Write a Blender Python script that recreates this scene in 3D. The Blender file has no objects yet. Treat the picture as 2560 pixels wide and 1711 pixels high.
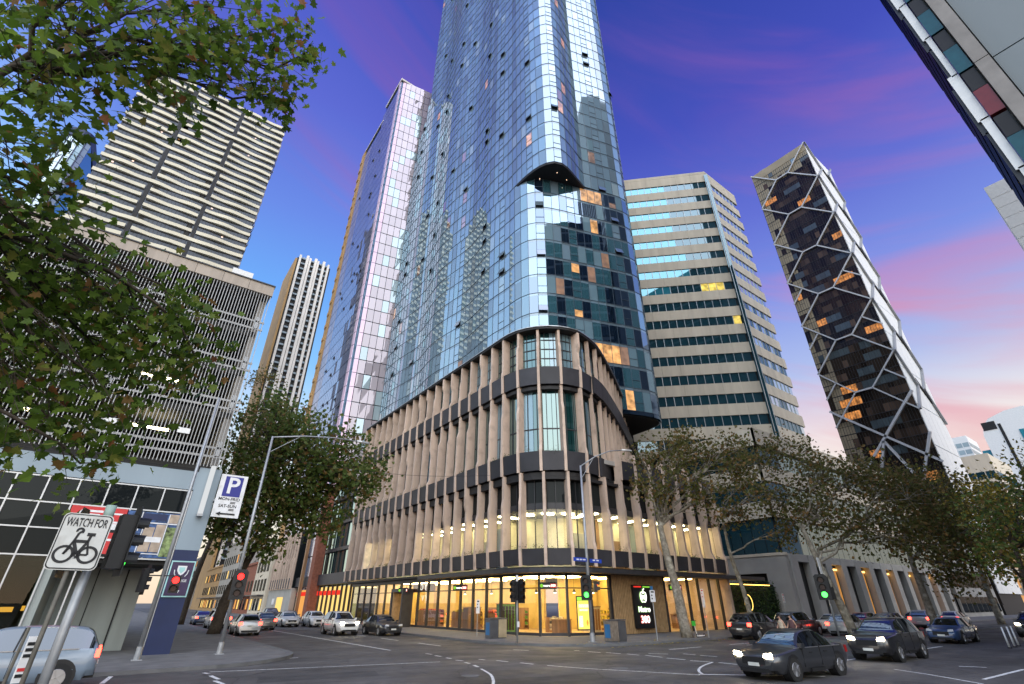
import bpy, math, random
from mathutils import Vector, Matrix
R = math.radians
sc = bpy.context.scene
# ------------------------------------------------------------------ camera (world +Y runs up the left street, +X along the cross street)
cam_d = bpy.data.cameras.new('camera'); cam = bpy.data.objects.new('camera', cam_d); sc.collection.objects.link(cam)
cam_d.sensor_width = 36.0; cam_d.lens = 36.0*1190/2560; cam_d.clip_start = 0.1; cam_d.clip_end = 6000
cam.location = (0, 0, 2.3); cam.rotation_euler = (R(90+28.72), 0, R(-36.6)); sc.camera = cam
# ------------------------------------------------------------------ sky
world = bpy.data.worlds.new('World'); sc.world = world; world.use_nodes = True
CLOUD_SEED = 11.7
SUN_AZ, SUN_EL = R(200), R(34)          # compass of the glow, clockwise from +Y: behind the camera
def s2l(c): return tuple(((v/255)/12.92 if v/255 <= .04045 else ((v/255+.055)/1.055)**2.4) for v in c)
def build_sky():
    nt = world.node_tree; N = nt.nodes; L = nt.links; N.clear()
    out = N.new('ShaderNodeOutputWorld'); bg = N.new('ShaderNodeBackground'); L.new(bg.outputs[0], out.inputs[0])
    tc = N.new('ShaderNodeTexCoord')
    sep = N.new('ShaderNodeSeparateXYZ'); L.new(tc.outputs['Generated'], sep.inputs[0])
    def dot(v):
        n = N.new('ShaderNodeVectorMath'); n.operation = 'DOT_PRODUCT'; n.inputs[1].default_value = v
        L.new(tc.outputs['Generated'], n.inputs[0]); return n.outputs['Value']
    def mr(x, a, b, c=0, d=1, smooth=True):
        n = N.new('ShaderNodeMapRange'); n.interpolation_type = 'SMOOTHSTEP' if smooth else 'LINEAR'
        for i, v in zip((1, 2, 3, 4), (a, b, c, d)): n.inputs[i].default_value = v
        L.new(x, n.inputs[0]); return n.outputs[0]
    def ramp(x, stops):
        n = N.new('ShaderNodeValToRGB'); e = n.color_ramp.elements
        while len(e) < len(stops): e.new(.5)
        for k, (p, c) in zip(e, stops): k.position = p; k.color = (*s2l(c), 1)
        L.new(x, n.inputs[0]); return n.outputs[0]
    def mix(f, a, b, mode='MIX'):
        n = N.new('ShaderNodeMix'); n.data_type = 'RGBA'; n.blend_type = mode
        if isinstance(f, float): n.inputs[0].default_value = f
        else: L.new(f, n.inputs[0])
        L.new(a, n.inputs[6]); L.new(b, n.inputs[7]); return n.outputs[2]
    def mul(a, b):
        n = N.new('ShaderNodeMath'); n.operation = 'MULTIPLY'; L.new(a, n.inputs[0])
        if isinstance(b, float): n.inputs[1].default_value = b
        else: L.new(b, n.inputs[1])
        return n.outputs[0]
    z = sep.outputs[2]
    fwd = dot((math.sin(R(36.6)), math.cos(R(36.6)), 0)); rt = dot((math.cos(R(36.6)), -math.sin(R(36.6)), 0))
    right = ramp(z, [(0, (238, 205, 186)), (.14, (250, 222, 200)), (.25, (240, 228, 224)), (.36, (172, 182, 226)), (.5, (118, 136, 222)), (.62, (92, 98, 204)), (.76, (58, 62, 180)), (.92, (28, 44, 150))])
    left = ramp(z, [(0, (244, 222, 200)), (.16, (246, 240, 232)), (.28, (205, 224, 244)), (.4, (130, 188, 246)), (.52, (100, 160, 240)), (.64, (98, 128, 224)), (.78, (86, 92, 204)), (.93, (56, 66, 184))])
    back = ramp(z, [(0, (246, 232, 214)), (.15, (236, 234, 230)), (.35, (204, 222, 238)), (.6, (168, 200, 230)), (.85, (128, 158, 214)), (1, (92, 110, 200))])
    front = mix(mr(rt, .1, -.35), right, left)
    # streaks of high cloud, lit pink: noise over the dome, flattened so the streaks lie level with a slight slant
    sl_ = N.new('ShaderNodeMath'); sl_.operation = 'MULTIPLY_ADD'; sl_.inputs[1].default_value = .42; L.new(rt, sl_.inputs[0]); L.new(z, sl_.inputs[2])
    zz_ = N.new('ShaderNodeMath'); zz_.operation = 'MULTIPLY'; zz_.inputs[1].default_value = 7.5; L.new(sl_.outputs[0], zz_.inputs[0])
    cmb = N.new('ShaderNodeCombineXYZ'); L.new(sep.outputs[0], cmb.inputs[0]); L.new(sep.outputs[1], cmb.inputs[1]); L.new(zz_.outputs[0], cmb.inputs[2])
    nz = N.new('ShaderNodeTexNoise'); nz.noise_dimensions = '4D'; nz.inputs['W'].default_value = CLOUD_SEED; nz.inputs['Scale'].default_value = 1.4; nz.inputs['Detail'].default_value = 7; nz.inputs['Roughness'].default_value = .52; nz.inputs['Distortion'].default_value = .5
    L.new(cmb.outputs[0], nz.inputs['Vector'])
    cl = mr(nz.outputs[0], .46, .74)
    pink = ramp(z, [(0, (244, 176, 150)), (.3, (226, 152, 168)), (.55, (200, 108, 164)), (.72, (150, 84, 170)), (.95, (96, 64, 170))])
    cfac = mul(mul(cl, mr(z, .05, .2, .35, .78)), mr(rt, -.7, .1, .55, 1.0))
    front = mix(cfac, front, pink)
    bb = N.new('ShaderNodeVectorMath'); bb.operation = 'SCALE'; bb.inputs[3].default_value = 1.5; L.new(back, bb.inputs[0])
    fsc = N.new('ShaderNodeVectorMath'); fsc.operation = 'SCALE'; fsc.inputs[3].default_value = .62; L.new(front, fsc.inputs[0]); front = fsc.outputs[0]
    side = mix(mr(rt, -.55, -1.0, 0, .7), front, bb.outputs[0])
    sky_c = mix(mr(fwd, .28, -.4), side, bb.outputs[0])
    ns = N.new('ShaderNodeTexSky'); ns.sky_type = 'NISHITA'; ns.sun_disc = False; ns.sun_elevation = R(4); ns.sun_rotation = SUN_AZ; ns.air_density = 1.2; ns.dust_density = .6; ns.ozone_density = 2.5
    sc_n = N.new('ShaderNodeMix'); sc_n.data_type = 'RGBA'; sc_n.blend_type = 'ADD'; sc_n.inputs[0].default_value = .05
    L.new(sky_c, sc_n.inputs[6]); L.new(ns.outputs[0], sc_n.inputs[7])
    L.new(sc_n.outputs[2], bg.inputs[0]); bg.inputs[1].default_value = 1.0
build_sky()
# ------------------------------------------------------------------ the last glow of the sun, very soft
sun_d = bpy.data.lights.new('sun', 'SUN'); sun_d.energy = 1.7; sun_d.angle = R(75); sun_d.color = (1, .93, .86)
sun = bpy.data.objects.new('sun', sun_d); sc.collection.objects.link(sun)
sun.rotation_euler = (R(90)-SUN_EL-R(8), 0, -SUN_AZ+math.pi)
vs = sc.view_settings; vs.view_transform = 'Standard'; vs.look = 'None'; vs.exposure = 0.65; vs.gamma = 1.0; vs.use_curve_mapping = False
sc.cycles.use_denoising = True; sc.cycles.max_bounces = 7; sc.cycles.transparent_max_bounces = 12; sc.cycles.diffuse_bounces = 3; sc.cycles.glossy_bounces = 4; sc.cycles.sample_clamp_indirect = 4.0; sc.cycles.caustics_reflective = False; sc.cycles.caustics_refractive = False
# ------------------------------------------------------------------ helpers
C = sc.collection
class MB:
    """collects geometry; obj() links it as one mesh"""
    def __init__(s): s.v = []; s.f = []; s.m = []
    def add(s, vs_, fs, mi=0):
        k = len(s.v); s.v += [tuple(p) for p in vs_]; s.f += [tuple(i+k for i in f) for f in fs]; s.m += [mi]*len(fs); return s
    def box(s, x0, x1, y0, y1, z0, z1, mi=0):
        return s.add([(x0,y0,z0),(x1,y0,z0),(x1,y1,z0),(x0,y1,z0),(x0,y0,z1),(x1,y0,z1),(x1,y1,z1),(x0,y1,z1)],
                     [(0,3,2,1),(4,5,6,7),(0,1,5,4),(1,2,6,5),(2,3,7,6),(3,0,4,7)], mi)
    def obox(s, c, u, v, w, mi=0):
        c, u, v, w = map(Vector, (c, u, v, w))
        return s.add([c-u-v-w, c+u-v-w, c+u+v-w, c-u+v-w, c-u-v+w, c+u-v+w, c+u+v+w, c-u+v+w],
                     [(0,3,2,1),(4,5,6,7),(0,1,5,4),(1,2,6,5),(2,3,7,6),(3,0,4,7)], mi)
    def bar(s, p, q, w, h=None, mi=0, up=(0,0,1)):
        p, q = Vector(p), Vector(q); d = (q-p); l = d.length; d = d/l; h = h or w
        a = d.cross(Vector(up)); a = a.normalized() if a.length > 1e-4 else Vector((1,0,0)); b = a.cross(d)
        return s.obox((p+q)/2, a*w/2, d*l/2, b*h/2, mi)
    def cyl(s, p, q, r0, r1=None, n=10, mi=0):
        return s.tube([p, q], [r0, r0 if r1 is None else r1], n, mi)
    def tube(s, pts, rs, n=8, mi=0, caps=True):
        pts = [Vector(p) for p in pts]; k = len(s.v); ref = None
        if isinstance(rs, (int, float)): rs = [rs]*len(pts)
        for i, p in enumerate(pts):
            d = (pts[min(i+1, len(pts)-1)]-pts[max(i-1, 0)]).normalized()
            if ref is None: ref = d.cross(Vector((0,0,1))); ref = ref if ref.length > .05 else Vector((1,0,0))
            ref = (ref-d*ref.dot(d)).normalized(); b = d.cross(ref)
            s.v += [tuple(p+(ref*math.cos(t)+b*math.sin(t))*rs[i]) for t in (2*math.pi*j/n for j in range(n))]
        for i in range(len(pts)-1):
            for j in range(n): s.f.append((k+i*n+j, k+i*n+(j+1)%n, k+(i+1)*n+(j+1)%n, k+(i+1)*n+j)); s.m.append(mi)
        if caps:
            s.f.append(tuple(k+j for j in reversed(range(n)))); s.f.append(tuple(k+(len(pts)-1)*n+j for j in range(n))); s.m += [mi, mi]
        return s
    def prism(s, poly, z0, z1, mi=0):
        n = len(poly); ar = sum(poly[i][0]*poly[(i+1)%n][1]-poly[(i+1)%n][0]*poly[i][1] for i in range(n))
        if ar < 0: poly = poly[::-1]
        return s.add([(x,y,z0) for x,y in poly]+[(x,y,z1) for x,y in poly],
                     [tuple(reversed(range(n))), tuple(range(n, 2*n))]+[(i,(i+1)%n,n+(i+1)%n,n+i) for i in range(n)], mi)
    def slab2(s, poly, o, u, v, t, mi=0):
        """polygon in the plane o+u,v, thickened along u x v by t"""
        o, u, v = Vector(o), Vector(u), Vector(v); w = u.cross(v).normalized()*t; n = len(poly)
        ar = sum(poly[i][0]*poly[(i+1)%n][1]-poly[(i+1)%n][0]*poly[i][1] for i in range(n))
        if ar < 0: poly = poly[::-1]
        a = [o+u*x+v*y for x, y in poly]
        return s.add(a+[p+w for p in a], [tuple(reversed(range(n))), tuple(range(n, 2*n))]+[(i,(i+1)%n,n+(i+1)%n,n+i) for i in range(n)], mi)
    def weld(s):
        key = {}; idx = []; vs_ = []
        for v in s.v:
            k = (round(v[0],4), round(v[1],4), round(v[2],4))
            if k not in key: key[k] = len(vs_); vs_.append(v)
            idx.append(key[k])
        s.v = vs_; nf = []; nm = []
        for f, m in zip(s.f, s.m):
            g = []
            for i in f:
                j = idx[i]
                if j not in g: g.append(j)
            if len(g) > 2: nf.append(tuple(g)); nm.append(m)
        s.f, s.m = nf, nm; return s
    def mesh(s, name, mats, smooth=False):
        me = bpy.data.meshes.new(name); me.from_pydata(s.v, [], s.f)
        for m in (mats if isinstance(mats, (list, tuple)) else [mats]): me.materials.append(M[m] if isinstance(m, str) else m)
        me.polygons.foreach_set('material_index', s.m)
        if smooth: me.polygons.foreach_set('use_smooth', [True]*len(me.polygons))
        me.update(); return me
    def obj(s, name, mats, parent=None, smooth=False, **kw):
        return link(name, s.mesh(name, mats, smooth), parent, **kw)
def link(name, me, parent=None, mat=None, **kw):
    o = bpy.data.objects.new(name, me); C.objects.link(o)
    if parent: o.parent = parent; o.matrix_parent_inverse = Matrix.Translation(parent.location).inverted() if parent.parent is None and parent.type == 'EMPTY' else Matrix.Identity(4)
    if mat is not None: o.matrix_basis = mat
    for k, v in kw.items(): o[k] = v
    return o
def root(name, loc, label, cat, group=None):
    o = bpy.data.objects.new(name, None); o.empty_display_size = .5; o.location = loc; C.objects.link(o); return tag(o, label, cat, group)
def tag(o, label, cat, group=None):
    o['label'] = label; o['category'] = cat
    if group: o['group'] = group
    return o
def local(name, loc, label, cat, group=None, rz=0):
    """a thing built in its own coordinates: children use link_local"""
    o = root(name, loc, label, cat, group); o.rotation_euler = (0, 0, rz); return o
def lobj(mb, name, mats, parent, smooth=False, **kw):
    o = bpy.data.objects.new(name, mb.mesh(name, mats, smooth)); C.objects.link(o); o.parent = parent
    for k, v in kw.items(): o[k] = v
    return o
def copy_tree(o, parent=None):
    c = o.copy(); C.objects.link(c)
    if parent: c.parent = parent
    for ch in [x for x in bpy.data.objects if x.parent == o]: copy_tree(ch, c)
    return c
def structure(o): o['kind'] = 'structure'; return o
def smoothpath(pts, step):
    """Catmull-Rom through pts, resampled at about step"""
    P = [Vector(p) for p in pts]; P = [2*P[0]-P[1]]+P+[2*P[-1]-P[-2]]; d = []
    for i in range(1, len(P)-2):
        for k in range(24):
            t = k/24; d.append(.5*((2*P[i])+(P[i+1]-P[i-1])*t+(2*P[i-1]-5*P[i]+4*P[i+1]-P[i+2])*t*t+(3*P[i]-P[i-1]-3*P[i+1]+P[i+2])*t**3))
    d.append(P[-2]); return resample(d, step)
def resample(d, step):
    d = [Vector(p) for p in d]; L = [0]
    for a, b in zip(d, d[1:]): L.append(L[-1]+(b-a).length)
    n = max(1, round(L[-1]/step)); out = []; j = 0
    for i in range(n+1):
        t = L[-1]*i/n
        while j < len(L)-2 and L[j+1] < t: j += 1
        out.append(d[j].lerp(d[j+1], (t-L[j])/max(1e-9, L[j+1]-L[j])))
    return out
def arc(cx, cy, r, a0, a1, n): return [(cx+r*math.cos(R(a0+(a1-a0)*i/n)), cy+r*math.sin(R(a0+(a1-a0)*i/n))) for i in range(n+1)]
def offset(path, d):
    """shift a 2-D open path to its left by d"""
    out = []
    for i, p in enumerate(path):
        t = (Vector(path[min(i+1, len(path)-1)])-Vector(path[max(i-1, 0)])); t = t.to_2d().normalized() if hasattr(t, 'to_2d') else t.normalized()
        out.append(Vector((p[0]-t.y*d, p[1]+t.x*d)))
    return out
def text_mesh(body, size, mat, depth=.004, sx=1.0, align='CENTER', bold=.018):
    cu = bpy.data.curves.new('lettering', 'FONT'); cu.body = body; cu.size = size; cu.extrude = depth; cu.offset = size*bold; cu.align_x = align; cu.align_y = 'CENTER'; cu.resolution_u = 3
    t = bpy.data.objects.new('lettering', cu); me = bpy.data.meshes.new_from_object(t); bpy.data.objects.remove(t); bpy.data.curves.remove(cu)
    me.name = 'lettering'; me.transform(Matrix.Scale(sx, 4, (1,0,0))); me.materials.clear(); me.materials.append(M[mat]); return me
def put_text(body, size, mat, parent, o, u, v, sx=1.0, name='lettering', depth=.004, align='CENTER', bold=.018):
    """text standing in the plane u (reading direction), v (up), at world point o"""
    u, v = Vector(u).normalized(), Vector(v).normalized(); w = u.cross(v)
    me = text_mesh(body, size, mat, depth, sx, align, bold)
    mtx = Matrix(((u.x, v.x, w.x, o[0]), (u.y, v.y, w.y, o[1]), (u.z, v.z, w.z, o[2]), (0, 0, 0, 1)))
    if parent and parent.type == 'EMPTY': return link(name, me, parent, mtx)
    return link(name, me, parent, mtx)
# ------------------------------------------------------------------ materials
M = {}
def newmat(name):
    m = bpy.data.materials.new(name); m.use_nodes = True; m.node_tree.nodes.clear(); M[name] = m
    return m, m.node_tree.nodes, m.node_tree.links
def pm(name, col, rough=.7, metal=0.0, var=.18, scale=2.0, bump=0.0, bscale=30, spec=.35, island=0.0, streak=False, coat=0.0, dirt=None, piece=0.0):
    """Principled surface with a little mottling (noise in world space) and optional fine relief"""
    m, N, L = newmat(name)
    out = N.new('ShaderNodeOutputMaterial'); b = N.new('ShaderNodeBsdfPrincipled'); L.new(b.outputs[0], out.inputs[0])
    b.inputs['Roughness'].default_value = rough; b.inputs['Metallic'].default_value = metal; b.inputs['Specular IOR Level'].default_value = spec; b.inputs['Coat Weight'].default_value = coat
    g = N.new('ShaderNodeNewGeometry'); nz = N.new('ShaderNodeTexNoise'); nz.inputs['Scale'].default_value = scale; nz.inputs['Detail'].default_value = 4
    mp = N.new('ShaderNodeMapping'); mp.inputs['Scale'].default_value = (1, 1, .12 if streak else 1); L.new(g.outputs['Position'], mp.inputs[0]); L.new(mp.outputs[0], nz.inputs[0])
    r = N.new('ShaderNodeValToRGB'); r.color_ramp.elements[0].position = .3; r.color_ramp.elements[1].position = .72
    r.color_ramp.elements[0].color = (*[c*(1-var) for c in col], 1); r.color_ramp.elements[1].color = (*[min(1, c*(1+var*.7)) for c in col], 1)
    L.new(nz.outputs[0], r.inputs[0]); colr = r.outputs[0]
    if dirt:
        n2 = N.new('ShaderNodeTexNoise'); n2.inputs['Scale'].default_value = dirt[1]; n2.inputs['Detail'].default_value = 5; L.new(g.outputs['Position'], n2.inputs[0])
        mr = N.new('ShaderNodeMapRange'); mr.inputs[1].default_value = .5; mr.inputs[2].default_value = .75; L.new(n2.outputs[0], mr.inputs[0])
        mx = N.new('ShaderNodeMix'); mx.data_type = 'RGBA'; L.new(mr.outputs[0], mx.inputs[0]); L.new(colr, mx.inputs[6]); mx.inputs[7].default_value = (*dirt[0], 1); colr = mx.outputs[2]
    if island:
        hs = N.new('ShaderNodeHueSaturation'); mr = N.new('ShaderNodeMapRange'); mr.inputs[3].default_value = 1-island; mr.inputs[4].default_value = 1+island
        L.new(g.outputs['Random Per Island'], mr.inputs[0]); L.new(mr.outputs[0], hs.inputs['Value']); L.new(colr, hs.inputs['Color']); colr = hs.outputs[0]
    if piece:
        oi = N.new('ShaderNodeObjectInfo'); h2 = N.new('ShaderNodeHueSaturation'); m3 = N.new('ShaderNodeMapRange'); m3.inputs[3].default_value = 1-piece; m3.inputs[4].default_value = 1+piece
        L.new(oi.outputs['Random'], m3.inputs[0]); L.new(m3.outputs[0], h2.inputs['Value']); L.new(colr, h2.inputs['Color']); colr = h2.outputs[0]
    L.new(colr, b.inputs['Base Color'])
    if bump:
        n3 = N.new('ShaderNodeTexNoise'); n3.inputs['Scale'].default_value = bscale; n3.inputs['Detail'].default_value = 3; L.new(g.outputs['Position'], n3.inputs[0])
        bp = N.new('ShaderNodeBump'); bp.inputs['Strength'].default_value = bump; bp.inputs['Distance'].default_value = .02; L.new(n3.outputs[0], bp.inputs['Height']); L.new(bp.outputs[0], b.inputs['Normal'])
    return m
def rglass(name, base, tint, f0=.35, rough=.015, island=.12, wav=0.0, lit=None, fx=.55):
    """curtain-wall glass seen from outside: dark room colour under a mirror layer that grows towards grazing angles"""
    m, N, L = newmat(name)
    out = N.new('ShaderNodeOutputMaterial'); mx = N.new('ShaderNodeMixShader'); L.new(mx.outputs[0], out.inputs[0])
    d = N.new('ShaderNodeBsdfDiffuse'); gl = N.new('ShaderNodeBsdfGlossy'); gl.inputs['Color'].default_value = (*tint, 1); gl.inputs['Roughness'].default_value = rough
    g = N.new('ShaderNodeNewGeometry'); hs = N.new('ShaderNodeHueSaturation'); hs.inputs['Color'].default_value = (*base, 1)
    mr = N.new('ShaderNodeMapRange'); mr.inputs[3].default_value = 1-island; mr.inputs[4].default_value = 1+island*1.6; L.new(g.outputs['Random Per Island'], mr.inputs[0]); L.new(mr.outputs[0], hs.inputs['Value']); L.new(hs.outputs[0], d.inputs[0])
    lw = N.new('ShaderNodeLayerWeight'); lw.inputs[0].default_value = .5
    m2 = N.new('ShaderNodeMapRange'); m2.inputs[3].default_value = f0; m2.inputs[4].default_value = min(1, f0+fx); L.new(lw.outputs['Facing'], m2.inputs[0]); L.new(m2.outputs[0], mx.inputs[0])
    L.new(gl.outputs[0], mx.inputs[2])
    if wav:
        nz = N.new('ShaderNodeTexNoise'); nz.inputs['Scale'].default_value = .55; nz.inputs['Detail'].default_value = 1; L.new(g.outputs['Position'], nz.inputs[0])
        bp = N.new('ShaderNodeBump'); bp.inputs['Strength'].default_value = wav; bp.inputs['Distance'].default_value = .1; L.new(nz.outputs[0], bp.inputs['Height']); L.new(bp.outputs[0], gl.inputs['Normal'])
    if lit:
        e = N.new('ShaderNodeEmission'); e.inputs[0].default_value = (*lit[:3], 1); ad = N.new('ShaderNodeAddShader')
        nz = N.new('ShaderNodeTexNoise'); nz.inputs['Scale'].default_value = 1.1; nz.inputs['Detail'].default_value = 2; L.new(g.outputs['Position'], nz.inputs[0])
        r2 = N.new('ShaderNodeMapRange'); r2.inputs[1].default_value = .3; r2.inputs[2].default_value = .7; r2.inputs[3].default_value = lit[3]*.25; r2.inputs[4].default_value = lit[3]*1.5; L.new(nz.outputs[0], r2.inputs[0]); L.new(r2.outputs[0], e.inputs[1])
        L.new(d.outputs[0], ad.inputs[0]); L.new(e.outputs[0], ad.inputs[1]); L.new(ad.outputs[0], mx.inputs[1])
    else: L.new(d.outputs[0], mx.inputs[1])
    return m
def cglass(name, tint=(.92,.95,.94), f0=.06, mx_=.75):
    """clear pane: see-through with a reflection"""
    m, N, L = newmat(name)
    out = N.new('ShaderNodeOutputMaterial'); mx = N.new('ShaderNodeMixShader'); L.new(mx.outputs[0], out.inputs[0])
    t = N.new('ShaderNodeBsdfTransparent'); t.inputs[0].default_value = (*tint, 1); gl = N.new('ShaderNodeBsdfGlossy'); gl.inputs['Roughness'].default_value = .01
    lw = N.new('ShaderNodeLayerWeight'); lw.inputs[0].default_value = .5; p = N.new('ShaderNodeMath'); p.operation = 'POWER'; p.inputs[1].default_value = 2.2; L.new(lw.outputs['Facing'], p.inputs[0])
    m2 = N.new('ShaderNodeMapRange'); m2.inputs[3].default_value = f0; m2.inputs[4].default_value = mx_; L.new(p.outputs[0], m2.inputs[0]); L.new(m2.outputs[0], mx.inputs[0]); L.new(t.outputs[0], mx.inputs[1]); L.new(gl.outputs[0], mx.inputs[2])
    return m
def emit(name, col, st):
    m, N, L = newmat(name); out = N.new('ShaderNodeOutputMaterial'); e = N.new('ShaderNodeEmission'); e.inputs[0].default_value = (*col, 1); e.inputs[1].default_value = st; L.new(e.outputs[0], out.inputs[0]); return m
def leafmat(name, cols, trans=.35):
    m, N, L = newmat(name); out = N.new('ShaderNodeOutputMaterial'); g = N.new('ShaderNodeNewGeometry'); r = N.new('ShaderNodeValToRGB'); r.color_ramp.interpolation = 'LINEAR'; e = r.color_ramp.elements
    while len(e) < len(cols): e.new(.5)
    for k, (p, c) in zip(e, cols): k.position = p; k.color = (*c, 1)
    L.new(g.outputs['Random Per Island'], r.inputs[0])
    d = N.new('ShaderNodeBsdfPrincipled'); d.inputs['Roughness'].default_value = .5; d.inputs['Specular IOR Level'].default_value = .3; t = N.new('ShaderNodeBsdfTranslucent'); mx = N.new('ShaderNodeMixShader'); mx.inputs[0].default_value = trans
    L.new(r.outputs[0], d.inputs['Base Color']); L.new(r.outputs[0], t.inputs[0]); L.new(d.outputs[0], mx.inputs[1]); L.new(t.outputs[0], mx.inputs[2]); L.new(mx.outputs[0], out.inputs[0]); return m
def asphalt(name, col):
    m, N, L = newmat(name); out = N.new('ShaderNodeOutputMaterial'); b = N.new('ShaderNodeBsdfPrincipled'); L.new(b.outputs[0], out.inputs[0]); g = N.new('ShaderNodeNewGeometry')
    def noise(sc_, det, vec=None):
        n = N.new('ShaderNodeTexNoise'); n.inputs['Scale'].default_value = sc_; n.inputs['Detail'].default_value = det; L.new(vec or g.outputs['Position'], n.inputs[0]); return n.outputs[0]
    def mrange(x, a, b_, c, d):
        n = N.new('ShaderNodeMapRange'); 
        for k, v in zip((1,2,3,4), (a,b_,c,d)): n.inputs[k].default_value = v
        L.new(x, n.inputs[0]); return n.outputs[0]
    def mulv(x, y):
        n = N.new('ShaderNodeMath'); n.operation = 'MULTIPLY'; L.new(x, n.inputs[0]); L.new(y, n.inputs[1]); return n.outputs[0]
    stain = mrange(noise(.22, 6), .35, .7, .62, 1.25); fine = mrange(noise(38, 2), .3, .7, .72, 1.3); mid = mrange(noise(1.7, 5), .3, .7, .8, 1.2)
    wp = N.new('ShaderNodeVectorMath'); wp.operation = 'ADD'; nv = N.new('ShaderNodeTexNoise'); nv.inputs['Scale'].default_value = .6; L.new(g.outputs['Position'], nv.inputs[0]); L.new(g.outputs['Position'], wp.inputs[0]); L.new(nv.outputs['Color'], wp.inputs[1])
    vo = N.new('ShaderNodeTexVoronoi'); vo.feature = 'DISTANCE_TO_EDGE'; vo.inputs['Scale'].default_value = .19; L.new(wp.outputs[0], vo.inputs['Vector']); crack = mrange(vo.outputs['Distance'], .0, .008, .45, 1.0)
    mp = N.new('ShaderNodeMapping'); mp.inputs['Scale'].default_value = (.05, .85, 1); L.new(g.outputs['Position'], mp.inputs[0]); track = mrange(noise(1.0, 3, mp.outputs[0]), .4, .65, .82, 1.12)
    f = mulv(mulv(mulv(stain, fine), mulv(mid, crack)), track); hs = N.new('ShaderNodeHueSaturation'); hs.inputs['Color'].default_value = (*col, 1); L.new(f, hs.inputs['Value']); L.new(hs.outputs[0], b.inputs['Base Color'])
    L.new(mrange(noise(.5, 5), .3, .7, .5, .85), b.inputs['Roughness']); b.inputs['Specular IOR Level'].default_value = .45
    bp = N.new('ShaderNodeBump'); bp.inputs['Strength'].default_value = .5; bp.inputs['Distance'].default_value = .01; L.new(noise(60, 3), bp.inputs['Height']); L.new(bp.outputs[0], b.inputs['Normal'])
asphalt('asphalt', (.085,.079,.074))
pm('ground_m', (.09,.09,.085), .9)
pm('paving', (.15,.145,.14), .75, var=.25, scale=1.2, bump=.3, bscale=18)
pm('kerb_m', (.13,.13,.13), .7, var=.2)
pm('paint', (.72,.71,.68), .6, var=.25, scale=6, dirt=((.2,.2,.19), 9))
pm('fin', (.60,.455,.355), .62, var=.16, scale=1.3, streak=True, bump=.15, bscale=9, piece=.12, dirt=((.42,.31,.24), 1.1))
pm('black_metal', (.03,.03,.034), .45, var=.2, spec=.4)
pm('planter_m', (.034,.033,.038), .5, var=.25, scale=.8, piece=.25)
pm('dark', (.012,.012,.013), .6)
pm('soffit_m', (.02,.018,.018), .6)
pm('mullion', (.10,.13,.16), .4, .3)
pm('alu', (.45,.46,.47), .4, .6, var=.08)
pm('galv', (.34,.35,.36), .5, .55, var=.15, scale=5)
pm('white_paint', (.74,.74,.72), .5, var=.06)
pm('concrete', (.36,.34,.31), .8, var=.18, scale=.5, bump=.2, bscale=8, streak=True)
pm('stone', (.36,.345,.315), .75, var=.16, scale=.4, bump=.15, bscale=5)
pm('beige', (.62,.54,.42), .7, var=.12, scale=.8, streak=True, piece=.05)
pm('bluegrey', (.27,.33,.37), .65, var=.12, scale=.5, streak=True)
pm('greypanel', (.32,.34,.33), .6, var=.1, scale=.4)
pm('brick_red', (.25,.09,.055), .8, var=.25, scale=3)
pm('bark', (.22,.19,.145), .85, var=.45, scale=5, bump=.5, bscale=14, dirt=((.42,.39,.32), 3.2))
pm('bark_dark', (.07,.055,.04), .9, var=.4, scale=6, bump=.5, bscale=20)
rglass('g_blue', (.19,.275,.335), (.66,.78,.86), .16, fx=.45)
rglass('g_teal', (.18,.28,.325), (.66,.78,.84), .16, fx=.45)
rglass('g_pale', (.34,.43,.46), (.70,.80,.85), .14, fx=.42)
rglass('g_grey', (.15,.20,.235), (.58,.66,.72), .16, .06, fx=.42)
rglass('g_navy', (.008,.018,.035), (.42,.52,.66), .30)
rglass('g_warm', (.30,.17,.08), (.6,.7,.8), .18, lit=(1,.50,.18,.75))
rglass('g_peach', (.32,.20,.15), (.65,.72,.8), .28, lit=(1,.55,.3,.18))
rglass('g_green', (.012,.05,.05), (.62,.78,.76), .22)
rglass('g_dark', (.010,.012,.013), (.30,.33,.34), .02, fx=.22)
rglass('g_cyan', (.04,.26,.34), (.34,.62,.72), .26, fx=.4)
cglass('clear'); cglass('clear_green', (.55,.62,.58), .02, .22)
# ================================================================== ground, roads, footpaths
structure(MB().add([(-3000,-3000,-.06),(3000,-3000,-.06),(3000,3000,-.06),(-3000,3000,-.06)], [(0,1,2,3)]).obj('ground', 'ground_m'))
structure(MB().add([(-220,-80,0),(520,-80,0),(520,420,0),(-220,420,0)], [(0,1,2,3)]).obj('road', 'asphalt'))
def block(far, path):
    structure(MB().prism(far+[tuple(p) for p in offset([Vector(p) for p in path], .2)], .0, .13).obj('footpath', 'paving'))
def kerb(path, w=.32):
    m = MB(); inn = offset([Vector(p) for p in path], w)
    for i in range(len(path)-1):
        a, b, c, d = path[i], path[i+1], inn[i+1], inn[i]
        m.add([(*a[:2],.004),(*b[:2],.004),(*c[:2],.004),(*d[:2],.004),(*a[:2],.137),(*b[:2],.137),(*c[:2],.137),(*d[:2],.137)], [(4,5,6,7),(0,1,5,4),(2,3,7,6)])
    structure(m.obj('kerb', 'kerb_m'))
NEp = [(20.2, 330)]+[(20.2, 31)]+arc(27.7, 30.7, 7.5, 180, 270, 10)[1:]+[(500, 23.2)]
block([(500, 330)], NEp); kerb(NEp)
NWp = [(-200, 25.2)]+[(2, 25.2)]+arc(3.2, 30.2, 5, -90, 0, 8)+[(8.2, 400)]
block([(-200, 400)], NWp); kerb(NWp)
SWp = [(8.2, -70), (8.2, 5)]+arc(2.2, 5, 6, 0, 90, 8)+[(-200, 11)]
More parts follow.
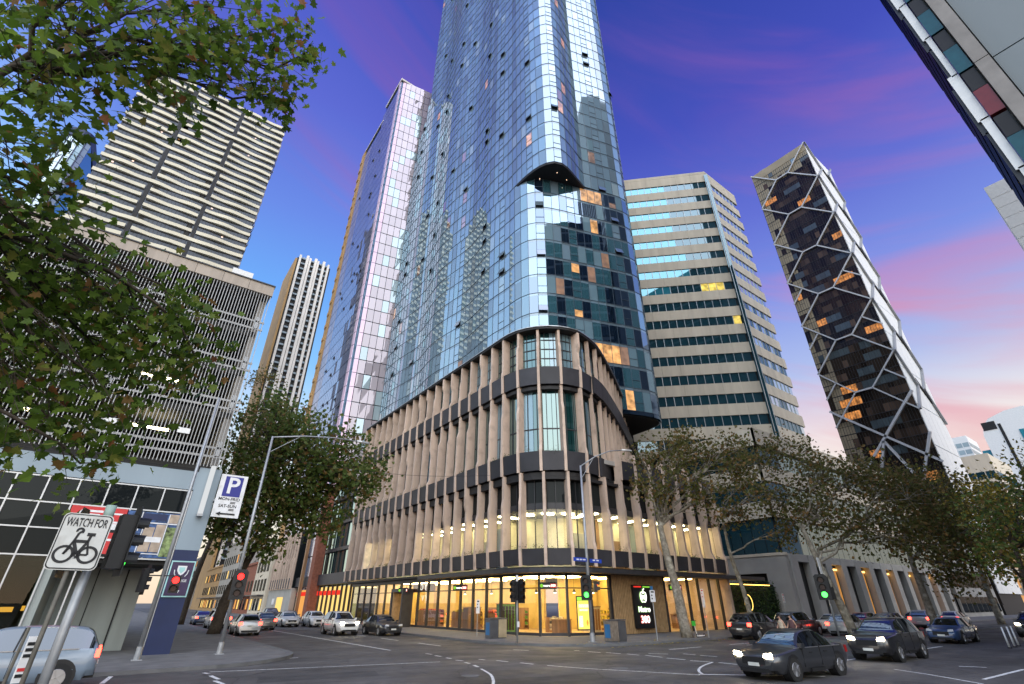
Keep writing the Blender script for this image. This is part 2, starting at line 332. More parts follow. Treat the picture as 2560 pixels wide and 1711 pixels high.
block([(-200, -70)], SWp); kerb(SWp)
SEp = [(500, 8.3), (43, 8.3)]+arc(43, 0.8, 7.5, 90, 180, 8)+[(35.5, -70)]
block([(500, -70)], SEp); kerb(SEp)
isl = arc(39, 17.2, 1.5, 90, 270, 8)+[(330, 15.7), (330, 18.7)]
structure(MB().prism(isl, .0, .14).obj('median_strip', 'kerb_m'))
structure(MB().prism([(40, 17.2-1.1), (330, 16.1), (330, 18.3), (40, 18.3)], .14, .16).obj('median_bed', 'ground_m'))
marks = [[(13.87,26.12),(13.93,25.56)],[(13.74,24.9),(13.76,24.31)],[(13.67,23.64),(13.64,23.14)],[(13.33,21.41),(13.23,20.88)],[(13.06,20.29),(12.85,19.63)],
 [(12.61,19.04),(12.2,17.99),(11.73,17.0),(10.73,15.47),(9.6,14.2)],[(14.87,21.21),(14.99,20.48)],[(15.17,19.81),(15.29,19.06)],[(15.47,18.36),(16.01,16.64),(16.68,15.35),(17.99,12.77)],
 [(13.49,22.48),(13.58,22.01)],[(14.52,22.13),(14.6,21.74)],[(18.85,25.26),(19.3,24.44)],[(21.29,22.9),(21.34,22.57)],[(21.38,21.96),(21.55,21.17)],[(21.77,21.0),(21.87,20.07)],[(22.06,19.83),(22.05,19.02)],
 [(22.24,18.78),(22.1,17.65)],[(21.98,17.29),(22.03,16.3)],[(23.14,19.33),(23.69,18.51)],[(24.44,18.15),(24.42,17.38)],[(24.43,17.15),(24.5,16.26)],[(21.92,15.96),(22.1,15.05)],
 [(22.22,14.71),(22.05,10.24)],[(18.1,12.9),(21.22,9.88)],[(22.19,14.98),(20.4,14.32),(19.03,13.54),(18.21,12.8)],[(25.59,9.2),(24.69,7.7),(23.37,5.99)],[(24.77,6.3),(29.7,6.15)],[(28.92,8.0),(29.3,7.2)],
 [(.56,23.07),(.81,25.0)],[(3.58,24.18),(3.72,23.82)],[(3.68,23.12),(3.77,21.91)],[(3.6,21.61),(3.71,20.62)],[(3.81,24.35),(7.82,23.36),(12.55,22.25)],[(4.5,27.9),(8.0,27.9)],
 [(16.9,30),(16.9,33)],[(16.9,36),(16.9,39)],[(16.9,42),(16.9,45)],[(13.2,29),(13.2,60)],[(26,11.8),(29,11.8)],[(32,11.8),(35,11.8)],[(38,11.8),(41,11.8)],[(26,20.2),(29,20.2)],[(32,20.2),(35,20.2)],[(38,20.2),(41,20.2)],[(-6,17.5),(-3,17.5)],[(-12,17.5),(-9,17.5)]]
for i, p in enumerate(marks):
    m = MB(); w = .14 if len(p) == 2 else .1
    q = [Vector(a) for a in p]; q = smoothpath(q, .6) if len(q) > 2 else q
    l, r = offset(q, w/2), offset(q, -w/2)
    for k in range(len(q)-1): m.add([(*l[k],.005),(*r[k],.005),(*r[k+1],.005),(*l[k+1],.005)], [(0,1,2,3)])
    structure(m.obj('road_marking', 'paint'))
# manhole cover and patches give the asphalt its seams
asphalt('patch', (.055,.052,.05))
for poly in ([(9,14),(14.5,13),(15.2,15.4),(9.6,16.6)], [(15.5,19),(18.8,18.2),(19.5,20.4),(16,21.2)], [(4.6,20.2),(8.6,19.6),(9,21),(5,21.7)]):
    structure(MB().add([(*p,.004) for p in poly], [(0,1,2,3)] if sum(poly[i][0]*poly[(i+1)%4][1]-poly[(i+1)%4][0]*poly[i][1] for i in range(4)) > 0 else [(3,2,1,0)]).obj('asphalt_patch', 'patch'))
for x, y in ((11.2,17.6),(17.2,15.9)):
    structure(MB().cyl((x,y,.001),(x,y,.008), .33, n=20).obj('manhole_cover', 'kerb_m'))
# ================================================================== the glass tower
rglass('g_deep', (.045,.13,.16), (.6,.74,.84), .26)
rnd = random.Random(7)
ZB, FH, TOP, ZS = 23.9, 3.2, 217.0, 61.7
tw = root('glass_tower', (44, 60, ZB), 'tall blue glass tower with rounded corner and dark wedge overhang above the podium', 'tower')
face_l = [(34,95),(33.5,86),(34.2,77),(33.3,68),(34.2,59),(33.7,52),(34,47)]
low_path = smoothpath([Vector((*p, 0)) for p in face_l+[(34.05,44.6),(34.7,42.4),(36.3,40.9),(38.6,39.9),(42,38.75),(46,37.4),(49,36.45),(51,36.3),(52.6,37.3),(53.3,39.4),(53.6,43)]], 1.28)
up_path = smoothpath([Vector((*p, 0)) for p in face_l+[(34,44.2),(34.15,41.2),(34.7,38.9),(35.6,37.45),(36.95,36.8),(38.6,36.95),(41,37.6),(43.2,38.2)]], 1.28)
up2 = smoothpath([Vector((*p, 0)) for p in [(43.2,38.2),(46,37.35),(49,36.45),(51,36.3),(52.6,37.3),(53.3,39.4),(53.6,43)]], 1.28)
def zcap(y): return TOP if y <= 84.5 else 98+(95-y)*3.4
cells = []; bars = MB()
def wall_cells(path, z0, z1, upper):
    nfl = int(round((z1-z0)/FH))
    for i in range(len(path)-1):
        p, q = path[i], path[i+1]; d = (q-p); w = d.length; d = d/w; n = Vector((d.y, -d.x, 0)); yy = (p.y+q.y)/2; zt = min(z1, zcap(yy))
        left = abs(n.x) > .8; r = random.Random(i*31+5); kind = 'vvavgvavvg'[i % 10]
        bars.obox(((p.x+n.x*.02), p.y+n.y*.02, (z0+zt)/2), d*.02, n*.04, (0,0,(zt-z0)/2))
        for j in range(nfl):
            a = z0+j*FH; b = a+FH
            if b > zt+.1: continue
            bars.obox(((p.x+q.x)/2+n.x*.015, (p.y+q.y)/2+n.y*.015, a+.03), d*(w/2), n*.045, (0,0,.02))
            u = rnd.random()
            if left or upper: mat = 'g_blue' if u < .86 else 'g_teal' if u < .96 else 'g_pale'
            else: mat = 'g_navy' if u < .42 else 'g_deep' if u < .86 else 'g_teal' if u < .96 else 'g_blue'  # lower right face: reflection of dark buildings put into the pane colours
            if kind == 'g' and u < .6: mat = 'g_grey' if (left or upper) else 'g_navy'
            lv = rnd.random()
            if lv < .003: mat = 'g_warm'
            elif lv < .012: mat = 'g_peach'
            if kind == 'a':
                cells.append((p, q, n, a+.06, a+1.15, mat)); cells.append((p, q, n, a+1.21, b-.42, mat)); cells.append((p, q, n, b-.40, b-.02, 'g_grey'))
                bars.obox(((p.x+q.x)/2+n.x*.01, (p.y+q.y)/2+n.y*.01, a+1.18), d*(w/2), n*.045, (0,0,.025))
            else:
                cells.append((p, q, n, a+.06, b-.42, mat)); cells.append((p, q, n, b-.40, b-.02, 'g_blue' if rnd.random() < .5 else 'g_grey'))
wall_cells(low_path, ZB, ZB+12*FH, False)
zs = ZB+12*FH
wall_cells(up_path, zs, zs+48*FH, True); wall_cells(up2, zs, zs+48*FH, True)
ZS = zs
# lit flats the photograph shows on the right-hand face
def force(x, z, mat):
    k = min((i for i in range(len(cells)) if cells[i][4]-cells[i][3] > .9), key=lambda i: abs((cells[i][0].x+cells[i][1].x)/2-x)*1.5+abs((cells[i][0].y+cells[i][1].y)/2-(41.4-.32*(x-34)))*.7+abs((cells[i][3]+cells[i][4])/2-z))
    c = cells[k]; cells[k] = (*c[:5], mat)
for x, z in ((43.2,31.6),(44.5,31.6),(45.8,31.6),(40.2,44.6),(40.2,38.0),(43.5,59.8),(44.8,59.8),(46,59.8),(47.2,59.8),(46.2,25.8),(39.6,100),(39.4,113),(37.4,78),(38.4,84)): force(x, z, 'g_warm')
for x, z in ((47.2,31.6),(45.6,48),(48.4,59.8)): force(x, z, 'g_peach')
def unit_pane(mat):
    return MB().box(-.5,.5,-.5,.5,-.5,.5).mesh('pane', mat)
PU = {k: unit_pane(k) for k in ('g_blue','g_teal','g_pale','g_grey','g_navy','g_warm','g_peach','g_deep')}
def size_of(c):
    p, q, n, a, b, m = c; mid = Vector(((p.x+q.x)/2, (p.y+q.y)/2, (a+b)/2-2.3)); d = mid.length
    return (q-p).length*(b-a)*max(0, -mid.normalized().dot(n))/d/d if b > 26.5 else 0
order = sorted(range(len(cells)), key=lambda i: -size_of(cells[i])); solo = set(order[:300])
rest = MB(); RM = ['g_blue','g_teal','g_pale','g_grey','g_navy','g_warm','g_peach','g_deep']
for i, (p, q, n, a, b, m) in enumerate(cells):
    d = (q-p); w = d.length; d = d/w; c = Vector(((p.x+q.x)/2, (p.y+q.y)/2, (a+b)/2))
    t1, t2 = rnd.gauss(0, .0018), rnd.gauss(0, .0018)
    if i in solo:
        zz = (Vector((0,0,1))+n*t1).normalized(); dd = (d+n*t2).normalized(); nn = dd.cross(zz).normalized()
        mt = Matrix((( dd.x*(w-.07), nn.x*.03, zz.x*(b-a), c.x), (dd.y*(w-.07), nn.y*.03, zz.y*(b-a), c.y), (dd.z*(w-.07), nn.z*.03, zz.z*(b-a), c.z), (0,0,0,1)))
        link('pane', PU[m], tw, mt)
    else:
        hw = (w-.07)/2; pts = []
        for sx, sz in ((-1,-1),(1,-1),(1,1),(-1,1)): pts.append(c+d*hw*sx+Vector((0,0,(b-a)/2*sz))+n*(t1*sz*(b-a)/2+t2*sx*hw))
        rest.add(pts, [(0,1,2,3)], RM.index(m))
rest.obj('window_panes', RM, tw, kind='stuff')
bars.obj('window_bars', 'mullion', tw, kind='stuff')
def inset(path, d): return [(p.x, p.y) for p in offset(path, d)]
core = MB(); core.prism(inset(low_path, .14)+[(53.4,95),(34.2,95)], ZB+.05, zs); 
core.prism(inset([p for p in up_path if p.y < 84.4], .14)+inset(up2, .14)+[(53.4,84.4)], zs+.01, TOP)
core.prism([(34.25,84.41),(53.4,84.41),(53.4,94.9),(34.25,94.9)], zs+.01, 97.9)
core.add([(34.2,84.42,97.91),(34.2,94.9,97.91),(34.2,84.42,133.5),(53.4,84.42,97.91),(53.4,94.9,97.91),(53.4,84.42,133.5)], [(0,2,1),(3,4,5),(1,2,5,4),(0,1,4,3),(0,3,5,2)])
core.obj('core', 'g_navy', tw)
nose = [(p.x, p.y) for p in up_path if p.y < 45.2]
MB().prism(nose+[(41.5,42),(36,47)], zs-.35, zs-.004).obj('wedge_soffit', 'soffit_m', tw)
ms = MB()
for x, y in ((36,41),(37.4,38.4),(39.6,38.6)): ms.cyl((x,y,zs-.39),(x,y,zs-.352), .05)
ms.obj('downlights', emit('downlight', (1,.7,.45), 2.5), tw)
# lowest storey: smooth dark panels, curved underside and the steel column that carries it
MB().prism(inset(low_path, -.02)+[(53.4,95),(34.2,95)], ZB-.5, ZB+.04).obj('base_edge', 'g_navy', tw)
MB().prism(inset(low_path, .3)+[(53,94),(35,94)], ZB-.62, ZB-.5).obj('base_soffit', 'soffit_m', tw)
MB().cyl((48.6,41.2,13.7),(48.6,41.2,ZB-.6), .62, n=24).obj('column', 'galv', tw, True)
# tilted-out awning sashes: small dark slashes over the left facade
sash = MB().obox((0,0,0), (.5,0,0), (0,.02,0), (0,0,.5)).mesh('open_sash', 'g_grey'); gap = MB().obox((0,0,0), (.5,0,0), (0,.005,0), (0,0,.5)).mesh('gap', 'dark')
aw = [c for c in cells if 1.0 < c[4]-c[3] < 1.2]
for c in rnd.sample([c for c in aw if c[2].x < -.8 and c[3] > 40], 74)+rnd.sample([c for c in aw if c[2].y < -.7], 16):
    p, q, n, a, b, m = c; d = (q-p); w = d.length; d = d/w; h = b-a; t = R(rnd.uniform(16, 26))
    zz = Vector((0,0,math.cos(t)))-n*math.sin(t); nn = d.cross(zz); cc = Vector(((p.x+q.x)/2, (p.y+q.y)/2, b))-zz*h/2+n*.05
    mt = Matrix(((d.x*w*.95, nn.x, zz.x*h, cc.x), (d.y*w*.95, nn.y, zz.y*h, cc.y), (d.z*w*.95, nn.z, zz.z*h, cc.z), (0,0,0,1)))
    o = link('open_sash', sash, tw, mt)
    c2 = Vector(((p.x+q.x)/2, (p.y+q.y)/2, (a+b)/2))+n*.03
    link('sash_opening', gap, tw, Matrix(((d.x*w*.9, n.x, 0, c2.x), (d.y*w*.9, n.y, 0, c2.y), (0, 0, h*.92, c2.z), (0,0,0,1))))
# ================================================================== podium with upright fins
rnd = random.Random(11)
pod = root('podium_building', (34, 50, 0), 'curved podium with beige upright fins and black planter bands below the glass tower', 'building')
arcp = [Vector((x, y, 0)) for x, y in arc(29.5, 33.9, 5.0, 180, 270, 14)]
def straight(a, b): return [Vector((*a, 0)), Vector((*b, 0))]
p_low = resample([Vector((24.5,70.2,0))]+arcp+[Vector((47.5,28.9,0))], 1.0)
p_up = resample([Vector((24.5,70.2,0))]+arcp[:-1]+smoothpath([Vector((*p,0)) for p in [(29.5,28.9),(32.4,29.75),(36.1,31.75),(41,34.75),(45.2,37.5),(50,40.7)]], .5), 1.0)
def frames(path, step):
    q = resample(path, step); out = []
    for i, p in enumerate(q):
        t = (q[min(i+1, len(q)-1)]-q[max(i-1, 0)]).normalized(); out.append((p, t, Vector((t.y, -t.x, 0))))
    return out
rows = [(4.75, 6.0, 11.9, p_low, 0), (11.9, 13.6, 19.7, p_up, 1), (19.7, 21.5, 25.5, p_up, 2)]
def fin_mesh(zb, zp, zt, v):
    r = random.Random(v*7+int(zb*10)); H = zt-zp; k = zp+H*r.uniform(.35, .66); flip = v % 2
    a, b = ((.26,.08),(.10,.28),(.2,.2),(.24,.14),(.08,.26),(.16,.16))[v]
    poly = [(-.62, zb+.25), (.24, zb), (.30, zp+.05), (a, zp+.55), (a, k), (b, k+.55), (b, zt), (-.62, zt)]
    return MB().slab2(poly, (0,.12,0), (1,0,0), (0,0,1), .24).mesh('fin', 'fin')
pm('plant_green', (.06,.10,.03), .6)
leafmat('planter_leaf', [(0,(.03,.07,.02)), (.5,(.06,.11,.03)), (.8,(.10,.12,.04)), (1,(.22,.08,.05))])
def tuft(m, c, r, n, sz, droop=0):
    for _ in range(n):
        d = Vector((rnd.gauss(0,1), rnd.gauss(0,1), rnd.gauss(0,.8)-droop)); p = Vector(c)+d*r*.5
        u = Vector((rnd.uniform(-1,1), rnd.uniform(-1,1), rnd.uniform(-1,1))).normalized(); w = u.orthogonal().normalized()
        s = sz*rnd.uniform(.6,1.4); m.add([p-u*s, p+w*s*.5, p+u*s, p-w*s*.5], [(0,1,2,3)])
for zb, zp, zt, path, ri in rows:
    meshes = [fin_mesh(zb, zp, zt, v) for v in range(6)]
    fr = frames(path, 2.02); ri_out = 0
    for i, (p, t, n) in enumerate(fr):
        slim = .5 if (path is p_up and p.x > 31) else 1.0; po = .22 if slim < 1 else 0
        mt = Matrix(((n.x*slim, t.x*(.8 if slim < 1 else 1), 0, p.x), (n.y*slim, t.y*(.8 if slim < 1 else 1), 0, p.y), (0, 0, 1, 0), (0, 0, 0, 1)))
        link('fin', meshes[rnd.randrange(6)], pod, mt)
        if i == len(fr)-1: break
        p2, t2, n2 = fr[i+1]; m = MB()
        # planter trough between two fins: black box leaning out, split along the curve
        sub = [p.lerp(p2, k/3) for k in range(4)]; 
        bow = (n-n2).length*.22
        sub = [s+((n+n2)/2).normalized()*bow*(1-abs(2*k/3-1)**2)*.5 for k, s in enumerate(sub)]; ns = [n.lerp(n2, k/3).normalized() for k in range(4)]
        gp = .13 if not po else .02; sub[0] = sub[0]+t*gp; sub[3] = sub[3]-t2*gp
        for k in range(3):
            q0, q1, m0, m1 = sub[k], sub[k+1], ns[k], ns[k+1]; zc = zb+rnd.uniform(.08, .12); f = lambda q, nn, o, z: (q.x+nn.x*o, q.y+nn.y*o, z)
            m.add([f(q0,m0,.10+po,zc), f(q1,m1,.10+po,zc), f(q1,m1,.18+po,zp), f(q0,m0,.18+po,zp), f(q0,m0,-.60,zc), f(q1,m1,-.60,zc), f(q1,m1,-.60,zp), f(q0,m0,-.60,zp)],
                  [(0,1,2,3),(3,2,6,7),(4,5,1,0)]+([(0,3,7,4)] if k == 0 else [])+([(1,5,6,2)] if k == 2 else []))
        pl = m.obj('planter', 'planter_m', pod)
        # greenery spilling over some troughs
        g = MB(); dens = rnd.random()
        if dens > .3:
            for k in range(5 if dens > .6 else 3): tuft(g, p.lerp(p2, rnd.random())+n*rnd.uniform(-.2,.15)+Vector((0,0,zp+rnd.uniform(.0,.22))), rnd.uniform(.16,.4), 26, .055, rnd.choice((0,0,.6)))
            g.obj('planter_greenery', 'planter_leaf', pod, kind='stuff')
        # glazing at the back of the fins
        gq = lambda a, b, o=-.64: [p.lerp(p2, a)+n*o, p.lerp(p2, b)+n*o]
        if ri == 0:
            for (a, b) in ((.03,.97),):
                A_, B_ = gq(a, b)
                m = MB(); m.add([(A_.x,A_.y,zp),(B_.x,B_.y,zp),(B_.x,B_.y,9.0),(A_.x,A_.y,9.0)], [(0,1,2,3)]); m.obj('pane', 'clear' if (p.y < 47 or 60 < p.y < 65 or rnd.random() < .2) else 'g_dark', pod)
                m = MB(); m.add([(A_.x,A_.y,9.5),(B_.x,B_.y,9.5),(B_.x,B_.y,zt),(A_.x,A_.y,zt)], [(0,1,2,3)]); m.obj('pane', 'g_dark', pod)
                m = MB(); m.bar((A_.x,A_.y,9.25),(B_.x,B_.y,9.25), .12, .5); m.obj('spandrel', 'black_metal', pod)
        else:
            for (a, b) in ((.03,.49),(.51,.97)):
                A_, B_ = gq(a, b); zm = zp+(zt-zp)*(.36 if ri == 1 else .3); k = rnd.random()
                for (z0, z1) in ((zp-.2, zm-.06), (zm+.06, zt+.1)):
                    m = MB(); m.add([(A_.x,A_.y,z0),(B_.x,B_.y,z0),(B_.x,B_.y,z1),(A_.x,A_.y,z1)], [(0,1,2,3)]); m.obj('pane', 'g_green' if k < .7 else 'g_teal', pod)
    bar = MB()
    for (p, t, n) in frames(path, 1.01): bar.obox((p.x-n.x*.66, p.y-n.y*.66, (zp+zt)/2), t*.03, n*.06, (0,0,(zt-zp)/2+.1))
    if ri:
        q = frames(path, 1.01)
        for (a, b) in zip(q, q[1:]):
            for zz in ((zp+(zt-zp)*(.36 if ri == 1 else .3),) if ri == 1 else (zp+(zt-zp)*.3, zp+(zt-zp)*.55, zp+(zt-zp)*.8)): bar.bar((a[0].x-a[2].x*.66,a[0].y-a[2].y*.66,zz), (b[0].x-b[2].x*.66,b[0].y-b[2].y*.66,zz), .08, .1)
    bar.obj('window_frame', 'black_metal', pod, kind='stuff')
# the band goes on straight along the cross street, with short fin tops standing over the terrace
fr = [f for f in frames(p_low, 2.02)]; ft_ = MB().slab2([(-.5,11.9),(.24,11.85),(.3,13.7),(.25,14.4),(-.2,14.4),(-.5,13.6)], (0,.12,0), (1,0,0), (0,0,1), .24).mesh('fin', 'fin')
for (p, t, n), (p2, t2, n2) in zip(fr, fr[1:]):
    if p.x < 31.5: continue
    link('fin', ft_, pod, Matrix(((n.x,t.x,0,p.x),(n.y,t.y,0,p.y),(0,0,1,0),(0,0,0,1))))
    MB().obox(((p.x+p2.x)/2+n.x*-.2,(p.y+p2.y)/2-n.y*.2,12.8), t*.86, n*.36, (0,0,.82)).obj('planter', 'planter_m', pod)
    g = MB()
    for k in range(4): tuft(g, p.lerp(p2, rnd.random())+Vector((0,0,13.7+rnd.uniform(0,.25))), rnd.uniform(.2,.45), 24, .06)
    g.obj('planter_greenery', 'planter_leaf', pod, kind='stuff')
def ring(path, o): return [(p.x+n.x*o, p.y+n.y*o) for p, t, n in frames(path, 1.0)]
for (path, z0, z1, o, nm, mt_) in ((p_low,4.5,4.72,-.1,'floor_slab','soffit_m'), (p_up,11.55,11.88,-.15,'floor_slab','soffit_m'), (p_low,11.3,11.54,-.15,'floor_slab','soffit_m'), (p_up,19.35,19.68,-.15,'floor_slab','soffit_m'), (p_up,25.5,25.72,.25,'roof_slab','soffit_m'), (p_up,25.722,25.8,.33,'roof_edge','alu')):
    end = [(54,42),(54,70.2)] if path is p_up else [(47.6,44),(54,60),(54,70.2)]
    MB().prism(ring(path, o)+end, z0, z1).obj(nm, mt_, pod)
MB().prism([(x,y) for x,y in ring(p_low, -.3) if x > 31]+[(47.6,40),(33,40)], 13.2, 13.58).obj('terrace', 'concrete', pod)
MB().box(47.52,47.9,29,44,0,13.5).obj('end_wall', 'fin', pod)
MB().box(24.7,54,70.3,70.6,4.7,25.5).obj('end_wall', 'fin', pod)
# lit office floor behind the lowest row of fins
pm('room_wall', (.62,.56,.40), .8, var=.1); pm('room_ceiling', (.7,.68,.6), .8)
MB().prism(ring(p_low, -.9)+[(47.4,44),(54,60),(54,70)], 9.02, 9.4).obj('ceiling', 'room_ceiling', pod)
MB().prism([(28.6,70),(28.6,36.5),(29.8,34.2),(32.0,33.2),(47.3,33.2),(47.3,70)], 4.73, 9.0).obj('inner_wall', 'room_wall', pod)
emit('cool_panel', (.8,1,.85), 14); pm('timber', (.32,.18,.09), .55, var=.3, scale=4, streak=True)
lt = MB()
for y in range(36, 69, 3): lt.box(25.5,28.2,y,y+.4,8.93,9.0)
for x in range(31, 47, 3): lt.box(x,x+.4,29.9,32.8,8.93,9.0)
for x, y in ((26.4,33.6),(27.4,32.2),(28.8,31.2),(30.6,30.8)): lt.box(x,x+1.0,y,y+.5,8.9,8.97)
lt.obj('office_lights', emit('office_light', (1,.86,.48), 20), pod)
MB().box(26.6,27.8,61.5,63.5,8.8,8.9).obj('office_lights', 'cool_panel', pod)
# blinds, desks and partitions break the lit floor up
for x, y, w, d_, z1 in ((26.6,36.6,.1,1.6,8.2),(27.4,39.5,.1,2.2,7.4),(26.9,42,.8,.1,8.9),(30.6,32.2,1.2,.1,7.6),(33.2,31.8,.1,1.4,8.9),(35.5,32.4,2.2,.1,7.3),(39,31.9,.1,1.4,8.9),(41.5,32.4,2.4,.1,7.6),(44.4,32,.1,1.3,8.9)): MB().box(x,x+w,y,y+d_,4.75,z1).obj('screen', rnd.choice(('stone','timber','bluegrey')), pod)
# ================================================================== shop at street level under the podium
rnd = random.Random(23)
pm('shop_wall', (.66,.50,.20), .7, var=.15, scale=1.2); pm('shop_floor', (.45,.33,.2), .35, var=.1); 
pm('timber_pale', (.40,.26,.13), .5, var=.25, scale=3); pm('sign_black', (.012,.012,.013), .4); pm('sign_green', (.06,.18,.03), .5)
emit('warm_light', (1,.68,.24), 30); emit('white_glow', (1,1,.92), 1.5); emit('green_glow', (.35,.9,.08), .5); emit('red_glow', (1,.05,.03), .6); emit('cool_light', (.85,.95,1), 8)
gl = [p for p in resample([Vector((25.5,69.5,0))]+[Vector((x,y,0)) for x,y in arc(29.7,34.1,4.2,180,270,12)]+[Vector((31.9,29.9,0))], 2.1)]
for i in range(len(gl)):
    t = (gl[min(i+1,len(gl)-1)]-gl[max(i-1,0)]).normalized(); n = Vector((t.y,-t.x,0)); p = gl[i]
    MB().obox((p.x,p.y,2.15), t*.09, n*.11, (0,0,2.02)).obj('shopfront_post', 'black_metal', pod)
    if i == len(gl)-1: break
    q = gl[i+1]
    if 22.0 < p.x and not (p.x > 27.9 and p.x < 29.6):
        a, b = p.lerp(q,.05), p.lerp(q,.95)
        MB().add([(a.x,a.y,.35),(b.x,b.y,.35),(b.x,b.y,4.1),(a.x,a.y,4.1)], [(0,1,2,3)]).obj('shopfront_pane', 'clear', pod)
        MB().bar((p.x,p.y,.24),(q.x,q.y,.24), .1, .22).obj('shopfront_sill', 'black_metal', pod)
    MB().bar((p.x,p.y,3.3),(q.x,q.y,3.3), .07, .08).obj('shopfront_rail', 'black_metal', pod)
    MB().bar((p.x,p.y,4.38),(q.x,q.y,4.38), .5, .46).obj('bulkhead', 'black_metal', pod)
# canopy hung over the footpath, round the corner
cq = frames(p_low, 1.0); cq = [f for f in cq if f[0].y < 47.5]
outer = [(p.x+n.x*.95, p.y+n.y*.95) for p,t,n in cq]; inner = [(p.x-n.x*.9, p.y-n.y*.9) for p,t,n in cq]
MB().prism(outer+[(52.5,27.95),(52.5,29.6)]+inner[::-1], 4.30, 4.44).obj('canopy', 'black_metal', pod)
MB().prism([(p.x+n.x*1.0, p.y+n.y*1.0) for p,t,n in cq]+[(52.6,27.9),(52.6,28.1)]+[(p.x+n.x*.9, p.y+n.y*.9) for p,t,n in cq][::-1], 4.28, 4.58).obj('canopy_edge', 'black_metal', pod)
# the room
MB().prism([(25.3,70),(25.3,34)]+arc(29.7,34.1,4.3,180,270,6)+[(47.4,29.8),(47.4,42),(33.5,44),(33.5,70)], .13, .16).obj('shop_floor', 'shop_floor', pod)
MB().box(33.5,33.8,40,70,.16,4.5).obj('back_wall', 'shop_wall', pod); MB().box(33.5,47.4,37.6,37.9,.16,4.5).obj('back_wall', 'shop_wall', pod)
MB().box(38.3,38.5,30.1,37.5,.16,4.3).obj('partition', 'shop_wall', pod); MB().box(25.6,33.4,61.8,62,.16,4.3).obj('partition', 'shop_wall', pod)
lt = MB()
for y in (36,39,42,45,48,51,54,57,60): lt.box(26.4,32.8,y,y+.22,4.3,4.36)
for x in (29,31,33,35.5,37.5,42,44.5): lt.box(x,x+.22,31,36.5,4.28,4.34)
lt.obj('shop_lights', 'warm_light', pod)
lt = MB()
for y in (64,67): lt.box(26.4,32.8,y,y+.2,4.3,4.36)
lt.obj('shop_lights', emit('dim_warm', (1,.55,.2), 14), pod)
# battens on the side wall with the tall sign
MB().box(32.0,38.5,29.75,29.9,.13,4.5).obj('batten_backing', 'dark', pod)
bt = MB().box(-.055,.055,-.06,.06,0,4.2).mesh('batten', 'timber_pale')
for i in range(33): link('batten', bt, pod, Matrix.Translation((32.1+i*.196, 29.68, .16)))
for x in (38.6,40.2,42.0,43.6,45.4,47.0): MB().box(x-.09,x+.09,29.6,29.8,.13,4.3).obj('shopfront_post', 'black_metal', pod)
for x0, x1 in ((38.7,40.1),(40.3,41.9),(42.1,43.5),(43.7,45.3),(45.5,46.9)): MB().add([(x0,29.7,.3),(x1,29.7,.3),(x1,29.7,4.2),(x0,29.7,4.2)], [(0,1,2,3)]).obj('shopfront_pane', 'clear', pod)
# fittings: each a thing of its own behind the glass
pm('goods_a', (.55,.12,.05), .5, island=.9, var=.5, scale=9); pm('goods_b', (.5,.42,.08), .5, island=.9, var=.5, scale=9); pm('goods_c', (.12,.3,.06), .5, island=.9, var=.5, scale=9); pm('goods_d', (.6,.55,.45), .5, island=.6)
def shelf(x, y, lx, ly, h, label, gm):
    t = root('display_shelf', (x, y, .16), label, 'shelf', 'shelves inside the lit shop'); b = MB()
    b.box(x-lx/2,x+lx/2,y-ly/2,y+ly/2,.16,.3); MB().box(x-lx/2,x-lx/2+.04,y-ly/2,y+ly/2,.3,h).obj('side_panel', 'timber', t); MB().box(x+lx/2-.04,x+lx/2,y-ly/2,y+ly/2,.3,h).obj('side_panel', 'timber', t); b.obj('plinth', 'timber', t)
    g = MB(); z = .55
    while z < h:
        MB().box(x-lx/2+.05,x+lx/2-.05,y-ly/2+.02,y+ly/2-.02,z-.04,z).obj('shelf_board', 'timber_pale', t); k = -1
        n = int(max(lx,ly)/.16)
        for i in range(n):
            hh = rnd.uniform(.12,.3); 
            if lx > ly: xx = x-lx/2+.1+i*.155; g.box(xx,xx+.12,y-ly/2+.05,y+ly/2-.05,z+.002,z+hh)
            else: yy = y-ly/2+.1+i*.155; g.box(x-lx/2+.05,x+lx/2-.05,yy,yy+.12,z+.002,z+hh)
        z += .45
    g.obj('goods', gm, t, kind='stuff')
shelf(28.3,39.6,.5,4,1.5,'low shelf of red packets behind the left shopfront panes','goods_a'); shelf(28.6,46,.5,5,1.5,'long shelf of yellow packets deep along the left street side','goods_b')
shelf(31.4,43,.5,6,1.9,'tall shelf of green goods by the shop back wall','goods_c'); shelf(30.6,35.2,1.6,.5,1.25,'bakery counter with pale goods behind the rounded corner','goods_d')
shelf(36.2,35.4,3.0,.5,1.9,'wide shelf of bright goods behind the shop entrance','goods_b'); shelf(28.4,53,.5,5,1.6,'shelf of red goods near the far end of the shop','goods_a'); shelf(43,35.5,3,.5,1.7,'shelf of orange goods right of the timber batten wall','goods_a')
def poster(x, y, w, z0, z1, ux, uy, label, fac, lit=.8):
    u = Vector((ux,uy,0)).normalized(); n = Vector((u.y,-u.x,0)); t = root('window_poster', (x,y,z0), label, 'poster'); c = Vector((x,y,(z0+z1)/2))
    MB().obox(c, u*w/2, n*.03, (0,0,(z1-z0)/2)).obj('frame', 'black_metal', t)
    for (a0,a1,b0,b1,mt) in fac: 
        MB().obox(c+u*w*((a0+a1)/2-.5)+n*.034+Vector((0,0,(z1-z0)*((b0+b1)/2-.5))), u*w*(a1-a0)/2, n*.003, (0,0,(z1-z0)*(b1-b0)/2)).obj('print', mt, t)
    return t
emit('p_yellow', (1,.75,.12), 1.0); emit('p_green', (.35,.9,.08), .9); emit('p_white', (1,.95,.8), .9); emit('p_orange', (1,.42,.05), .9)
